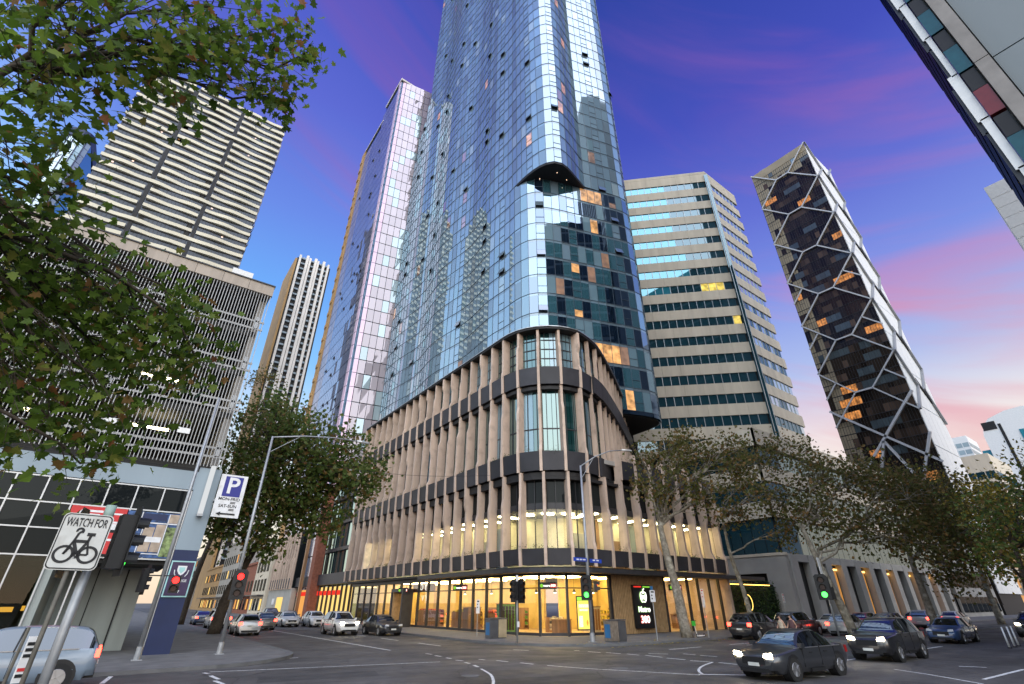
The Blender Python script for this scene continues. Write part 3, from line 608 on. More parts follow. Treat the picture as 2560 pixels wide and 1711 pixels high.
poster(28.9,29.85,1.15,.5,2.75,.93,-.36,'lit yellow poster with green heading standing in the corner shop window',[(.06,.94,.04,.86,'p_yellow'),(.06,.94,.87,.97,'p_green'),(.15,.85,.66,.76,'p_white'),(.2,.8,.56,.62,'p_white'),(.12,.4,.1,.42,'p_white')])
ps = root('fruit_print', (29.1,29.75,1.2), 'round orange fruit printed low on the lit yellow poster', 'poster'); ps2 = MB().cyl((29.12,29.73,1.0),(29.13,29.70,1.0), .2, n=20).obj('fruit_disc', 'p_orange', ps); MB().cyl((29.13,29.70,1.0),(29.134,29.69,1.0), .09, n=16).obj('fruit_stone', 'timber', ps)
# tall illuminated sign on the batten wall
ts = root('illuminated_sign', (35.3,29.55,.6), 'tall black sign with glowing fruit emblem, Metro and 380 on timber battens', 'sign')
MB().box(34.2,36.4,29.40,29.6,.5,3.6).obj('panel', 'sign_black', ts)
def logo(parent, cx, y, cz, s, core, halo):
    m = MB(); ringp = []; n = 20
    def tube2(pts, r, yy): return MB().tube([(cx+a*s, yy, cz+b*s) for a, b in pts], r*s, 6)
    body = [(0,.34),(-.17,.46),(-.37,.38),(-.46,.12),(-.40,-.2),(-.22,-.46),(0,-.40),(.22,-.46),(.40,-.2),(.46,.12),(.37,.38),(.17,.46),(0,.34)]
    w = [(-.24,.22),(-.15,-.22),(0,.14),(.15,-.22),(.24,.22)]; leaf = [(0,.5),(.05,.66),(.2,.78)]
    if halo: 
        for pts in (body, w, leaf): tube2([Vector(p) for p in smoothpath([Vector((*p,0)) for p in pts], .08)] and [(q.x,q.y) for q in smoothpath([Vector((*p,0)) for p in pts], .08)], .085, y+.085).obj('glow', halo, parent)
    for pts in (body, w, leaf): tube2([(q.x,q.y) for q in smoothpath([Vector((*p,0)) for p in pts], .08)], .05, y).obj('emblem_line', core, parent)
logo(ts, 35.3, 29.33, 2.72, .78, 'white_glow', 'green_glow')
put_text('Metro', .55, 'green_glow', ts, (35.3,29.39,1.82), (1,0,0), (0,0,1), 1.06, 'glow', .002, bold=.07); put_text('Metro', .55, 'white_glow', ts, (35.3,29.36,1.82), (1,0,0), (0,0,1), 1.06)
put_text('380', .70, 'red_glow', ts, (35.3,29.39,1.1), (1,0,0), (0,0,1), 1.05, 'glow', .002, bold=.07); put_text('380', .70, 'white_glow', ts, (35.3,29.36,1.1), (1,0,0), (0,0,1), 1.05)
MB().box(34.3,35.2,29.38,29.398,3.42,3.52).obj('strip', 'red_glow', ts); MB().box(35.4,36.3,29.38,29.398,3.42,3.52).obj('strip', 'green_glow', ts)
# little light boxes hung below the canopy
def hang(x, y, ux, uy, label, w=1.35, z=3.45):
    u = Vector((ux,uy,0)).normalized(); n = Vector((u.y,-u.x,0)); c = Vector((x,y,z)); t = root('hanging_sign', (x,y,z-.25), label, 'sign', 'light boxes hung under the canopy')
    MB().obox(c, u*w/2, n*.07, (0,0,.23)).obj('box', 'sign_black', t)
    for k in (-.5,.5): MB().cyl(c+u*w*k*.7+Vector((0,0,.23)), (c+u*w*k*.7).to_2d().to_3d()+Vector((0,0,4.32)), .018).obj('rod', 'black_metal', t)
    o = c+n*.073
    d = MB().cyl(o-u*w*.37+n*.0, o-u*w*.37+n*.006, .13, n=14); d.obj('emblem', 'green_glow', t)
    put_text('metro', .24, 'white_glow', t, o-u*w*.08, u, (0,0,1)); put_text('380', .24, 'white_glow', t, o+u*w*.31, u, (0,0,1)); MB().obox(o+u*w*.31+n*.001, u*.22, n*.001, (0,0,.13)).obj('number_patch', 'red_glow', t)
hang(24.3,40.3,.6,-.8,'small dark light box metro 380 nearest the left street',1.3); hang(26.6,31.2,.75,-.65,'small dark light box metro 380 behind the paired signals',1.3); hang(38.7,28.6,1,-.1,'green edged light box metro 380 right of the tall sign',1.5)
hang(24.4,52,.5,-.86,'small dark light box above the far shop door',1.1)
# letters inside the left shop window
os_ = root('window_lettering', (25.8,51,3.0), 'white O Y letters on a red band inside the left shop window', 'sign')
MB().box(25.75,25.8,47.6,52.4,3.35,4.05).obj('band', 'brick_red', os_); put_text('O Y', .8, 'p_white', os_, (25.7,50,3.7), (0,-1,0), (0,0,1), 1.2); put_text('V Y', .7, 'p_white', os_, (25.72,49.6,2.7), (0,-1,0), (0,0,1), 1.3)
# entrance frame standing proud on the left side
ef = root('entrance_portal', (25,52.4,0), 'black entrance portal with timber lining on the left side of the shop', 'doorway')
MB().box(24.2,25.4,54.2,54.5,.13,3.3).obj('jamb', 'black_metal', ef); MB().box(24.2,25.4,51.6,51.9,.13,3.3).obj('jamb', 'black_metal', ef); MB().box(24.2,25.4,51.6,54.5,3.3,3.6).obj('head', 'black_metal', ef); MB().box(24.3,25.3,54.02,54.18,.13,3.28).obj('lining', 'timber_pale', ef)

for i, (x, y, h, mt, lab) in enumerate(((27.2,37.5,2.2,'goods_c','tall green refrigerated cabinet behind the left shop panes'),(27.0,42.5,1.9,'timber','dark timber booth behind the left shop panes'),(29.6,33.2,1.1,'timber','timber bakery counter front at the rounded corner'),(33.4,33.6,2.0,'goods_d','white drinks fridge just inside the shop entrance'),(36.8,33.4,1.2,'timber','timber checkout counter behind the batten wall'),(41,33,1.6,'brick_red','red display stand behind the panes right of the timber wall'),(44.6,33,1.3,'timber','timber table stand behind the last panes'))):
    c = root('shop_counter', (x,y,.16), lab, 'counter', 'fittings inside the lit shop'); MB().box(x-.7,x+.7,y-.4,y+.4,.16,h).obj('body', mt, c); MB().box(x-.75,x+.75,y-.45,y+.45,h,h+.06).obj('top', 'timber_pale', c)
    for k in range(4): MB().box(x-.65+k*.33,x-.4+k*.33,y-.43,y-.41,.3,h-.15).obj('front_panel', 'black_metal' if mt == 'goods_c' else 'timber', c)
pn = emit('pendant_glow', (1,.8,.45), 9)
for i, (x, y) in enumerate(((28.2,34.6),(29.2,33.4),(30.6,32.6),(27.4,40),(27.4,44.5),(32.6,32.4),(40.6,31.8),(43.4,31.8))):
    p = root('pendant_lamp', (x,y,3.2), 'small pendant lamp hanging %s inside the lit shop' % ('at the left of the rounded corner','in the middle of the rounded corner','at the right of the rounded corner','behind the second left pane','behind the far left panes','just inside the open entrance','behind the first pane past the timber wall','behind the last pane past the timber wall')[i], 'lamp', 'pendant lamps inside the shop'); MB().cyl((x,y,3.3),(x,y,4.3), .01, n=5).obj('cord', 'dark', p); MB().cyl((x,y,3.05),(x,y,3.3), .16, .05, 12).obj('shade', 'black_metal', p); MB().cyl((x,y,3.0),(x,y,3.05), .09, n=10).obj('bulb', pn, p)
# ================================================================== car park on the far left corner
rnd = random.Random(31)
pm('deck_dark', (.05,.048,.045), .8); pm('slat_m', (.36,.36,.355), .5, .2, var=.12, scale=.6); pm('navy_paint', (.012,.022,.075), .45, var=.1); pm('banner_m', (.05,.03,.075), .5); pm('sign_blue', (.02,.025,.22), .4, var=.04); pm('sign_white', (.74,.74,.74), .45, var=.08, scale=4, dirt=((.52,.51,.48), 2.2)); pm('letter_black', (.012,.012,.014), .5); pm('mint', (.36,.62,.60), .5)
pm('poster_red', (.55,.035,.035), .5, var=.1); pm('poster_blue', (.04,.09,.22), .5, var=.7, scale=6); pm('poster_tan', (.42,.33,.25), .5, var=.3, scale=3); pm('poster_green', (.2,.26,.1), .5, var=.9, scale=5); pm('parapet_m', (.40,.34,.28), .75, var=.15, streak=True, scale=3); pm('recess_wall', (.30,.33,.31), .6, var=.1, streak=True)
emit('tube_light', (1,.84,.48), 14); emit('amber', (1,.42,.06), 1.6)
cp = root('car_park', (-6,40,0), 'multi-storey car park screened by thin upright slats above a blue grey fascia', 'car park')
sl = MB().box(-.02,.02,-.028,.028,0,11.75).mesh('slat', 'slat_m')
for i in range(112): link('slat', sl, cp, Matrix.Translation((2.9-i*.17, 31.7, 9.0)))
for z in (9.55,10.05,12.45,12.95,15.1,15.6,18.05,18.6): MB().box(-17,2.98,31.78,31.86,z,z+.12).obj('rail', 'slat_m', cp)
for x in (2.55,-3.4,-9.4): 
    for z in (9.6,12.5,15.15,18.1): MB().box(x-.1,x+.1,31.78,31.9,z,z+.9).obj('bracket', 'galv', cp)
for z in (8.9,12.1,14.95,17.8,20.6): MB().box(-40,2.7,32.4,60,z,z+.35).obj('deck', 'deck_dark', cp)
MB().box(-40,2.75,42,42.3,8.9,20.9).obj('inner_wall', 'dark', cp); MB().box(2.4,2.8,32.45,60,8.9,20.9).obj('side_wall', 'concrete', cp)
for x in (-5.5,-13,-21): MB().box(x-.35,x+.35,33.2,33.9,8.9,20.6).obj('deck_column', 'deck_dark', cp)
for x in range(13): MB().box(2.98-(x+1)*1.55+.02,2.98-x*1.55,31.62,31.95,20.75,21.5).obj('parapet_panel', 'parapet_m', cp)
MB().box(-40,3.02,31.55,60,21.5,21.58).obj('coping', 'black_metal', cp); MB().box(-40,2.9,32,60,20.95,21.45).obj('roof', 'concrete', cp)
for (x, z) in ((-1.0,11.3),(-1.4,14.4),(-6.6,11.2),(-8.8,14.6)): MB().box(x-1.0 if x > -3 else x-.3,x+.9 if x > -3 else x+.3,34.2,34.4,z,z+.1).obj('deck_light', 'tube_light', cp)
for (x, z) in ((-2.7,10.5),(.6,10.6)): MB().box(x-.3,x+.3,31.55,31.62,z,z+.3).obj('notice', 'white_paint', cp)
MB().box(-40,3.0,31.9,33,7.72,8.7).obj('fascia', 'bluegrey', cp); MB().box(-40,2.8,32.1,33.4,8.7,8.9).obj('fascia_gap', 'dark', cp)
MB().box(1.95,3.05,31.86,33,4.72,8.95).obj('corner_column', 'bluegrey', cp); MB().box(1.95,3.05,31.86,33,.13,4.72).obj('column_base', 'navy_paint', cp)
xs = [1.9]+[.68-1.17*i for i in range(28)]; zh = [7.66,6.5,5.38,4.22]
for i in range(len(xs)-1):
    x1, x0 = xs[i], xs[i+1]; MB().box(x1-.03,x1+.03,31.93,32.04,(4.22 if 0 < i < 3 else .13),7.66).obj('mullion', 'alu', cp)
    for k in range(3): MB().box(x0+.04,x1-.04,31.985,32.01,zh[k+1]+.04,zh[k]-.04).obj('pane', 'g_dark', cp)
    if i >= 4: MB().box(x0+.04,x1-.04,31.985,32.01,.2,4.18).obj('pane', 'clear_green', cp)
for z in zh: MB().box(-30,1.9,31.94,32.03,z-.03,z+.03).obj('transom', 'alu', cp)
MB().box(-30,-3.0,38,38.2,.13,7.6).obj('lobby_wall', 'deck_dark', cp); MB().box(-30,1.9,32.2,40,4.0,4.2).obj('lobby_ceiling', 'dark', cp)
for x, z in ((-4.0,1.9),(-3.2,1.95),(-5.6,2.6)): MB().box(x-.25,x+.25,36.6,36.7,z,z+.22).obj('lobby_lamp', 'amber', cp)
MB().box(-2.9,-2.5,32.05,38,.13,4.0).obj('recess_side', 'recess_wall', cp); MB().box(-2.5,1.2,35.8,36,.13,4.0).obj('recess_wall', 'recess_wall', cp); MB().box(.35,.42,35.72,35.79,.13,3.9).obj('recess_joint', 'dark', cp); MB().box(-.9,-.86,35.72,35.79,.13,3.9).obj('recess_joint', 'dark', cp)
# posters on its window
rp = root('red_poster', (-1.6,31.9,4.2), 'red poster with white lettering on the car park window behind the bicycle sign', 'poster')
MB().box(-2.76,-.56,31.90,31.92,4.25,6.46).obj('print', 'poster_red', rp)
tri = MB().slab2([(0,0),(.26,0),(.13,.2)], (-2.45,31.897,6.12), (1,0,0), (0,0,1), .003).obj('emblem', 'sign_white', rp)
for z, x0, x1, h in ((6.2,-2.1,-1.5,.1),(6.08,-2.1,-1.6,.05),(6.15,-1.2,-.7,.08),(5.75,-1.3,-.7,.09),(5.45,-1.25,-.7,.28),(4.95,-1.2,-.7,.1)): MB().box(x0,x1,31.895,31.899,z,z+h).obj('text_line', 'sign_white', rp)
bp = root('photo_poster', (.7,31.9,4.2), 'photo collage poster in blue and tan on the car park window', 'poster')
MB().box(-.52,1.86,31.90,31.92,4.28,6.42).obj('print', 'poster_blue', bp)
for x0,x1,z0,z1,mt in ((-.45,.05,5.55,6.2,'poster_blue'),(.35,.8,4.55,5.7,'poster_tan'),(.84,1.25,4.55,5.85,'poster_tan'),(1.32,1.84,4.35,5.75,'poster_green'),(1.3,1.84,5.95,6.38,'poster_tan'),(.12,1.2,6.05,6.35,'navy_paint'),(-.4,.2,5.62,5.95,'sign_blue')): MB().box(x0,x1,31.893,31.898,z0,z1).obj('photo', mt, bp)
for x0,x1,z0,z1 in ((-.5,1.84,5.88,5.93),(.28,.32,4.4,5.88),(1.26,1.3,4.4,6.38),(.3,1.28,4.44,4.48),(.08,.12,5.5,6.4)): MB().box(x0,x1,31.888,31.892,z0,z1).obj('frame_line', 'sign_white', bp)
MB().box(.38,1.2,31.886,31.891,5.0,5.25).obj('caption', 'sign_white', bp)
# hanging parking sign, strip light, college banner
pk = root('parking_sign', (3.7,31.5,6.4), 'white projecting parking sign with blue P square and arrow on the car park corner', 'sign')
MB().box(3.06,4.4,31.46,31.56,6.4,8.68).obj('board', 'sign_white', pk); MB().box(3.3,4.2,31.45,31.459,7.5,8.58).obj('blue_square', 'sign_blue', pk)
put_text('P', 1.22, 'sign_white', pk, (3.75,31.447,8.05), (1,0,0), (0,0,1), 1.0); put_text('MON-FRID', .215, 'letter_black', pk, (3.73,31.452,7.36), (1,0,0), (0,0,1), 1.05); put_text('SAT-SUN', .215, 'letter_black', pk, (3.73,31.452,6.99), (1,0,0), (0,0,1), 1.05)
for z in (7.19,7.13,6.82,6.76): MB().box(3.82,4.08,31.449,31.455,z,z+.035).obj('small_print', 'letter_black', pk)
MB().slab2([(0,0),(.22,.11),(.22,.045),(.95,.045),(.95,-.045),(.22,-.045),(.22,-.11)], (3.25,31.454,6.58), (1,0,0), (0,0,1), .005).obj('arrow', 'letter_black', pk); MB().box(3.0,3.1,31.47,31.9,7.2,7.3).obj('arm', 'galv', pk)
st = root('strip_light', (2.55,31.6,6.4), 'long white strip light fixed upright on the car park corner column', 'lamp')
MB().box(2.44,2.68,31.5,31.72,6.5,9.05).obj('diffuser', emit('strip_off', (.85,.88,.9), .55), st); MB().box(2.42,2.7,31.5,31.8,6.38,6.5).obj('end_cap', 'galv', st)
bn = root('college_banner', (2.5,31.8,2.5), 'dark purple college banner with crest on the navy column', 'sign')
MB().box(1.98,3.06,31.80,31.85,2.55,4.2).obj('border', 'mint', bn); MB().box(2.04,3.0,31.785,31.799,2.61,4.14).obj('print', 'banner_m', bn)
MB().slab2([(-.2,.22),(.2,.22),(.2,0),(.1,-.16),(0,-.22),(-.1,-.16),(-.2,0)], (2.52,31.783,3.75), (1,0,0), (0,0,1), .004).obj('crest', 'sign_white', bn); MB().slab2([(-.13,.15),(.13,.15),(.12,0),(0,-.14),(-.12,0)], (2.52,31.777,3.75), (1,0,0), (0,0,1), .004).obj('crest_field', 'mint', bn)
for s in (-1,1): MB().tube([(2.52+s*.2,31.778,3.48),(2.52+s*.28,31.778,3.6),(2.52+s*.31,31.778,3.78)], .022, 5).obj('laurel', 'sign_white', bn)
put_text('COLLEGE', .16, 'sign_white', bn, (2.52,31.779,3.28), (1,0,0), (0,0,1), 1.0)
for z, w in ((2.98,.2),(2.8,.3),(2.74,.24)): MB().box(2.52-w/2,2.52+w/2,31.778,31.783,z,z+.05).obj('text_line', 'sign_white', bn)
# ================================================================== wavy balcony tower behind the car park
pm('wave_band', (.66,.62,.48), .7, var=.12, scale=.12); rglass('g_slate', (.045,.05,.058), (.34,.36,.42), .04, .15, fx=.25)
wt = root('wavy_tower', (-19,165,0), 'apartment tower ringed by wavy cream balcony bands behind the car park', 'tower')
X0, X1, Y0 = -40.1, 2.6, 150
MB().box(X0+.3,X1-.3,Y0+.62,190,40,162.7).obj('core', 'g_slate', wt)
slots = (-26.7,-11.9); nfl = 22; fh = 3.1; mull = MB()
for j in range(nfl+1):
    z = 163.3-1.2-j*fh; ph = j*.9
    def off(x): return .20*math.sin(x*.62+ph*.3)+.10*math.sin(x*.27-ph*.2)
    segs = [(X0,X1)] if j % 5 == 0 or j == 0 else [(X0,slots[0]-.7),(slots[0]+.7,slots[1]-.6),(slots[1]+.6,X1)]
    if j == 0: segs = [(X0,slots[0]-.7),(slots[0]+.7,slots[1]-.3),(slots[1]-.28,X1)]
    for a, b in segs:
        m = MB(); n = max(3, int((b-a)/1.0)); xs_ = [a+(b-a)*i/n for i in range(n+1)]
        hgt = 1.15
        for i in range(n):
            xa, xb = xs_[i], xs_[i+1]; ya, yb = Y0-off(xa)*.9, Y0-off(xb)*.9; da, db = .35*math.sin(xa*.5+j), .35*math.sin(xb*.5+j)
            m.add([(xa,ya,z+da*.1),(xb,yb,z+db*.1),(xb,yb,z+hgt+db*.25),(xa,ya,z+hgt+da*.25),(xa,Y0+.7,z+da*.1),(xb,Y0+.7,z+db*.1),(xb,Y0+.7,z+hgt+db*.25),(xa,Y0+.7,z+hgt+da*.25)], [(0,1,2,3),(3,2,6,7),(4,5,1,0)]+([(0,3,7,4)] if i == 0 else [])+([(1,5,6,2)] if i == n-1 else []))
        m.obj('balcony_band', 'wave_band', wt)
    m = MB(); n = 10
    for i in range(n):
        ya, yb = Y0+1+i*3, Y0+4+i*3; o = lambda y: .5*math.sin(y*.4+j*.6)
        m.add([(X1+o(ya),ya,z),(X1+o(yb),yb,z),(X1+o(yb),yb,z+1.25),(X1+o(ya),ya,z+1.25)], [(0,1,2,3)])
    m.box(X1-.4,X1-.2,Y0+1,Y0+31,z,z+1.2); m.obj('side_band', 'wave_band', wt)
    for x in [X0+.6+i*1.02 for i in range(41)]: mull.box(x,x+.07,Y0+.5,Y0+.64,z-fh+1.25,z)
mull.obj('window_bars', 'black_metal', wt, kind='stuff')
for s in slots: MB().box(s-.45,s+.45,Y0+.3,Y0+.6,80,161).obj('slot', 'dark', wt)
for i in range(5): MB().box(-21,-16.8,Y0+.4,Y0+.6,158.9-i*fh,160.5-i*fh).obj('loggia', 'dark', wt)
for k in range(26):
    j = rnd.randrange(2, nfl); x = rnd.choice((slots[0]+1.6, slots[1]-1.6)) if k < 18 else rnd.uniform(X0+2,X1-2); z = 163.3-1.2-j*fh
    (MB().box(x-.7,x+.7,Y0+.5,Y0+.61,z-1.75,z-.1) if k < 18 else MB().box(x-.25,x+.25,Y0+.5,Y0+.61,z-1.0,z-.5)).obj('recess' if k < 18 else 'lit_window', 'dark' if k < 18 else 'g_warm', wt)
# paler glass block further back, small roof house behind the car park
bt2 = root('pale_glass_block', (-66,215,0), 'pale glass tower half hidden by leaves behind the wavy tower', 'tower')
cv = smoothpath([Vector((*p,0)) for p in [(-68,207),(-65,204.4),(-61,204),(-58.6,206)]], 2.0); m = MB(); b2 = MB()
for i in range(len(cv)-1):
    p, q = cv[i], cv[i+1]
    for j in range(32): 
        z = 40+j*3.9; m.add([(p.x,p.y,z+.1),(q.x,q.y,z+.1),(q.x,q.y,z+3.8),(p.x,p.y,z+3.8)], [(0,1,2,3)])
    b2.bar((p.x,p.y,40),(p.x,p.y,164), .35)
m.obj('window_panes', 'g_pale', bt2, kind='stuff'); b2.obj('window_bars', 'navy_paint', bt2); MB().prism([(p.x,p.y+.3) for p in cv]+[(-58.6,230),(-68,230)], 30, 163.9).obj('core', 'g_navy', bt2)
MB().prism([(p.x,p.y-.5) for p in cv]+[(-58,230),(-68.6,230)], 164, 168.5).obj('crown', 'navy_paint', bt2)
rh = root('roof_house', (1.0,62,21), 'small white plant room with glass front on the car park roof', 'building')
MB().box(.6,2.7,60,64,21.6,36.5).obj('wall', 'white_paint', rh); MB().box(.5,2.85,59.8,64.2,38.2,39.6).obj('roof', 'white_paint', rh); MB().box(.7,2.6,59.95,63.5,36.5,38.2).obj('glazing', 'g_teal', rh); 
for i in range(5): MB().box(.7+i*.46,.76+i*.46,59.88,59.94,36.5,38.2).obj('mullion', 'alu', rh)
# ================================================================== towers and low buildings up the left street
rnd = random.Random(41)
pm('pink_clad', (.62,.46,.56), .35, .3, var=.12, scale=.1); pm('pier_white', (.74,.70,.64), .7, var=.1, scale=.2); pm('ochre', (.42,.26,.11), .75, var=.15, scale=.2)
rglass('g_lilac', (.40,.36,.39), (.62,.56,.60), .12); rglass('g_sky', (.26,.27,.34), (.62,.64,.74), .18)
pt = root('lilac_tower', (34,105,0), 'very tall pale lilac glass tower with pink edge strip left of the main tower', 'tower')
MB().box(26.4,50,92.4,121.5,0,137).obj('core', 'g_navy', pt); MB().box(26.4,50,92.4,104,137,143.2).obj('core', 'g_navy', pt)
fr = MB(); front = MB(); mats = ['g_lilac','g_pale','g_navy','g_grey']
for j in range(44):
    z = 3+j*3.2
    for i in range(14):
        x0 = 27.9+i*1.5; y0 = 92.2-.36*(x0-27.9)*.45; y1 = 92.2-.36*(x0+1.5-27.9)*.45
        if z > 141: continue
        if j < 24 and i >= 5:
            continue
        t = [rnd.gauss(0,.012) for _ in range(4)]
        front.add([(x0+.05,y0+t[0],z+.08),(x0+1.45,y1+t[1],z+.08),(x0+1.45,y1+t[2],z+3.1),(x0+.05,y0+t[3],z+3.1)], [(0,1,2,3)], 0 if rnd.random() < .72 else 1)
    if j < 24:  # stacked balconies on the lower right part
        MB().box(35.4,46,88.6,92.3,z+2.1,z+3.2).obj('balcony', 'pier_white', pt)
        if j == 23: MB().box(35.4,46,88.6,92.3,z+3.2,z+4).obj('balcony_cap', 'pier_white', pt)
front.obj('window_panes', mats, pt, kind='stuff')
MB().box(35.5,46,91.4,92.2,3,79.5).obj('balcony_back', 'g_dark', pt)
sd = MB()
for j in range(43):
    z = 3+j*3.2
    for i in range(20):
        y0 = 93.6+i*1.45
        if z > 134 and y0 > 104: continue
        t = rnd.gauss(0,.01); k = 1 if y0 > 112 else 0
        sd.add([(26.2-t,y0+1.38,z+.08),(26.2,y0+.05,z+.08),(26.2+t,y0+.05,z+3.1),(26.2,y0+1.38,z+3.1)], [(0,1,2,3)], k)
sd.obj('side_panes', ['g_sky','g_lilac'], pt, kind='stuff')
ed = MB()
for j in range(44):
    z = 3+j*3.2
    ed.add([(26.15,93.6,z+.06),(26.3,92.6,z+.06),(26.3,92.6,z+3.14),(26.15,93.6,z+3.14)], [(0,1,2,3)]); ed.add([(26.3,92.6,z+.06),(27.8,92.15,z+.06),(27.8,92.15,z+3.14),(26.3,92.6,z+3.14)], [(0,1,2,3)])
ed.obj('pink_edge', 'pink_clad', pt)
MB().box(26.0,26.5,118.5,121.4,3,136.9).obj('ochre_end', 'ochre', pt)
for z in range(12,136,4): MB().box(25.8,26.1,119.5,121.3,z,z+1.2).obj('end_balcony', 'ochre', pt)
MB().box(26.1,50,104.1,121.6,137.05,137.5).obj('parapet', 'pier_white', pt); MB().box(26.1,50,92.0,104,143.3,144.0).obj('parapet', 'pier_white', pt)
aw2 = MB().box(-.02,.02,-.55,.55,-.45,.45).mesh('open_sash', 'dark')
for k in range(30): link('open_sash', aw2, pt, Matrix.Translation((26.1, 94+rnd.uniform(0,20), rnd.uniform(30,130))) @ Matrix.Rotation(R(20),4,'Y'))
# striped tower
sp = root('striped_tower', (34,225,0), 'tower of white upright piers and dark balcony columns far up the left street', 'tower')
MB().box(26.3,42.5,215,240,0,154).obj('core', 'dark', sp)
for i, x in enumerate((26.9,30.2,31.6,34.2,35.5,38.2,40.6)): MB().box(x,x+(1.15 if i % 2 else .95),213.6,215.2,0,156 if i % 2 else 155).obj('pier', 'pier_white', sp)
m = MB()
for j in range(50):
    z = 4+j*3.05; MB().box(28.1,30.1,214.2,215.2,z,z+.8).obj('balcony', 'bluegrey', sp)
    for x0, x1 in ((32.8,34.1),(36.8,38.1),(39.5,40.5)): m.box(x0,x1,214.2,215.2,z,z+.8)
m.obj('balcony_fronts', 'bluegrey', sp, kind='stuff'); MB().box(25.4,26.29,214.6,240,0,153).obj('side_wall', 'ochre', sp); MB().box(26.2,42.4,213.8,239,62,66).obj('band', 'dark', sp)
for x in (30,33): MB().cyl((x,220,154),(x,220,159), .12).obj('aerial', 'galv', sp)
# annex with fins past the podium, low shops further on
an = root('fin_annex', (30,95,0), 'lower annex with beige fins, brick column and lit shop beyond the podium', 'building')
MB().box(25.2,40,99,116,4.6,14).obj('wall', 'g_dark', an); MB().box(27.0,40,71,99,.13,20).obj('recess_glazing', 'g_green', an)
fm = MB().slab2([(-.5,4.5),(.25,4.4),(.3,9),(.1,9.6),(.1,14),(-.5,14)], (0,.12,0), (1,0,0), (0,0,1), .24).mesh('fin', 'fin')
for i in range(10): link('fin', fm, an, Matrix(((-1,0,0,25.0),(0,-1,0,99.6+i*1.7),(0,0,1,0),(0,0,0,1))))
for i in range(9): MB().box(24.85,25.15,99.8+i*1.7,101.1+i*1.7,4.6,6.2).obj('planter', 'planter_m', an)
MB().box(24.6,26.0,86.2,88,.13,20).obj('brick_column', 'brick_red', an); MB().box(24.9,25.4,93.4,94,.13,18).obj('slim_column', 'timber', an); MB().box(25.6,26.6,71,99,4.7,6.2).obj('band', 'planter_m', an)
for z in (9.5,13.5,17.5): MB().box(26.6,27.1,71,99,z,z+.5).obj('floor_edge', 'black_metal', an)
for k in range(14): MB().box(26.85,26.98,71.5+k*2,71.6+k*2,6.2,20).obj('mullion', 'black_metal', an)
MB().box(25.2,40,99,116,.13,4.6).obj('stone_front', 'stone', an); MB().box(25.1,25.21,104,108,.3,3.2).obj('lit_window', emit('shop_gold', (1,.66,.2), .8), an); MB().box(26.0,26.1,88.2,98.8,.3,4.2).obj('lit_shop', emit('shop_orange', (1,.45,.12), .6), an)
MB().box(26.0,26.1,71.2,86,.3,4.4).obj('lit_shop', 'shop_gold', an); MB().box(25.8,25.99,76,98,3.3,3.9).obj('sign_band', 'red_glow', an)
for y in (71.4,73.2,75,77,79,81,83,85,89.5,91.5,95.5,97.5): MB().box(25.7,25.98,y,y+.18,.13,4.6).obj('mullion', 'black_metal', an)
MB().box(25.0,25.2,110,111,2.0,3.0).obj('panel_sign', 'sign_white', an); MB().box(26.5,26.6,94.6,96.4,8,9.4).obj('window_light', 'cool_panel', an)
def lowrise(y0, y1, h, mt, label, wins, cat='building'):
    t = root('low_building', (32,(y0+y1)/2,0), label, cat); MB().box(24.7,44,y0,y1,0,h).obj('wall', mt, t); MB().box(24.4,44.2,y0,y1-.02,h,h+.5).obj('cornice', mt, t)
    n = int((y1-y0)/3.2)
    for j in range(int(h/3.6)):
        for i in range(n):
            y = y0+1+i*(y1-y0-1.2)/n; lit = rnd.random() < (.10 if j else .55)
            w = MB().box(24.62,24.7,y,y+1.6,.9+j*3.6,3.1+j*3.6).obj('window', 'g_dark', t); MB().box(24.58,24.619,y+.1,y+1.5,1.0+j*3.6,3.0+j*3.6).obj('pane', rnd.choice(('shop_gold','shop_orange')) if lit and wins else 'g_dark', w)
    MB().box(23.4,24.6,y0+.5,y1-.5,3.55,3.75).obj('awning', 'black_metal', t)
lowrise(117,130,13,'beige','cream low shop building past the annex on the left street',1); lowrise(130.2,152,10,'brick_red','red brick low building with lit windows on the left street',1); lowrise(152.2,180,17,'stone','grey stone building before the striped tower',1); lowrise(180.2,212,12,'ochre','ochre low building at the foot of the striped tower',1)
lowrise(244,330,18,'concrete','grey block at the far end of the left street',1)
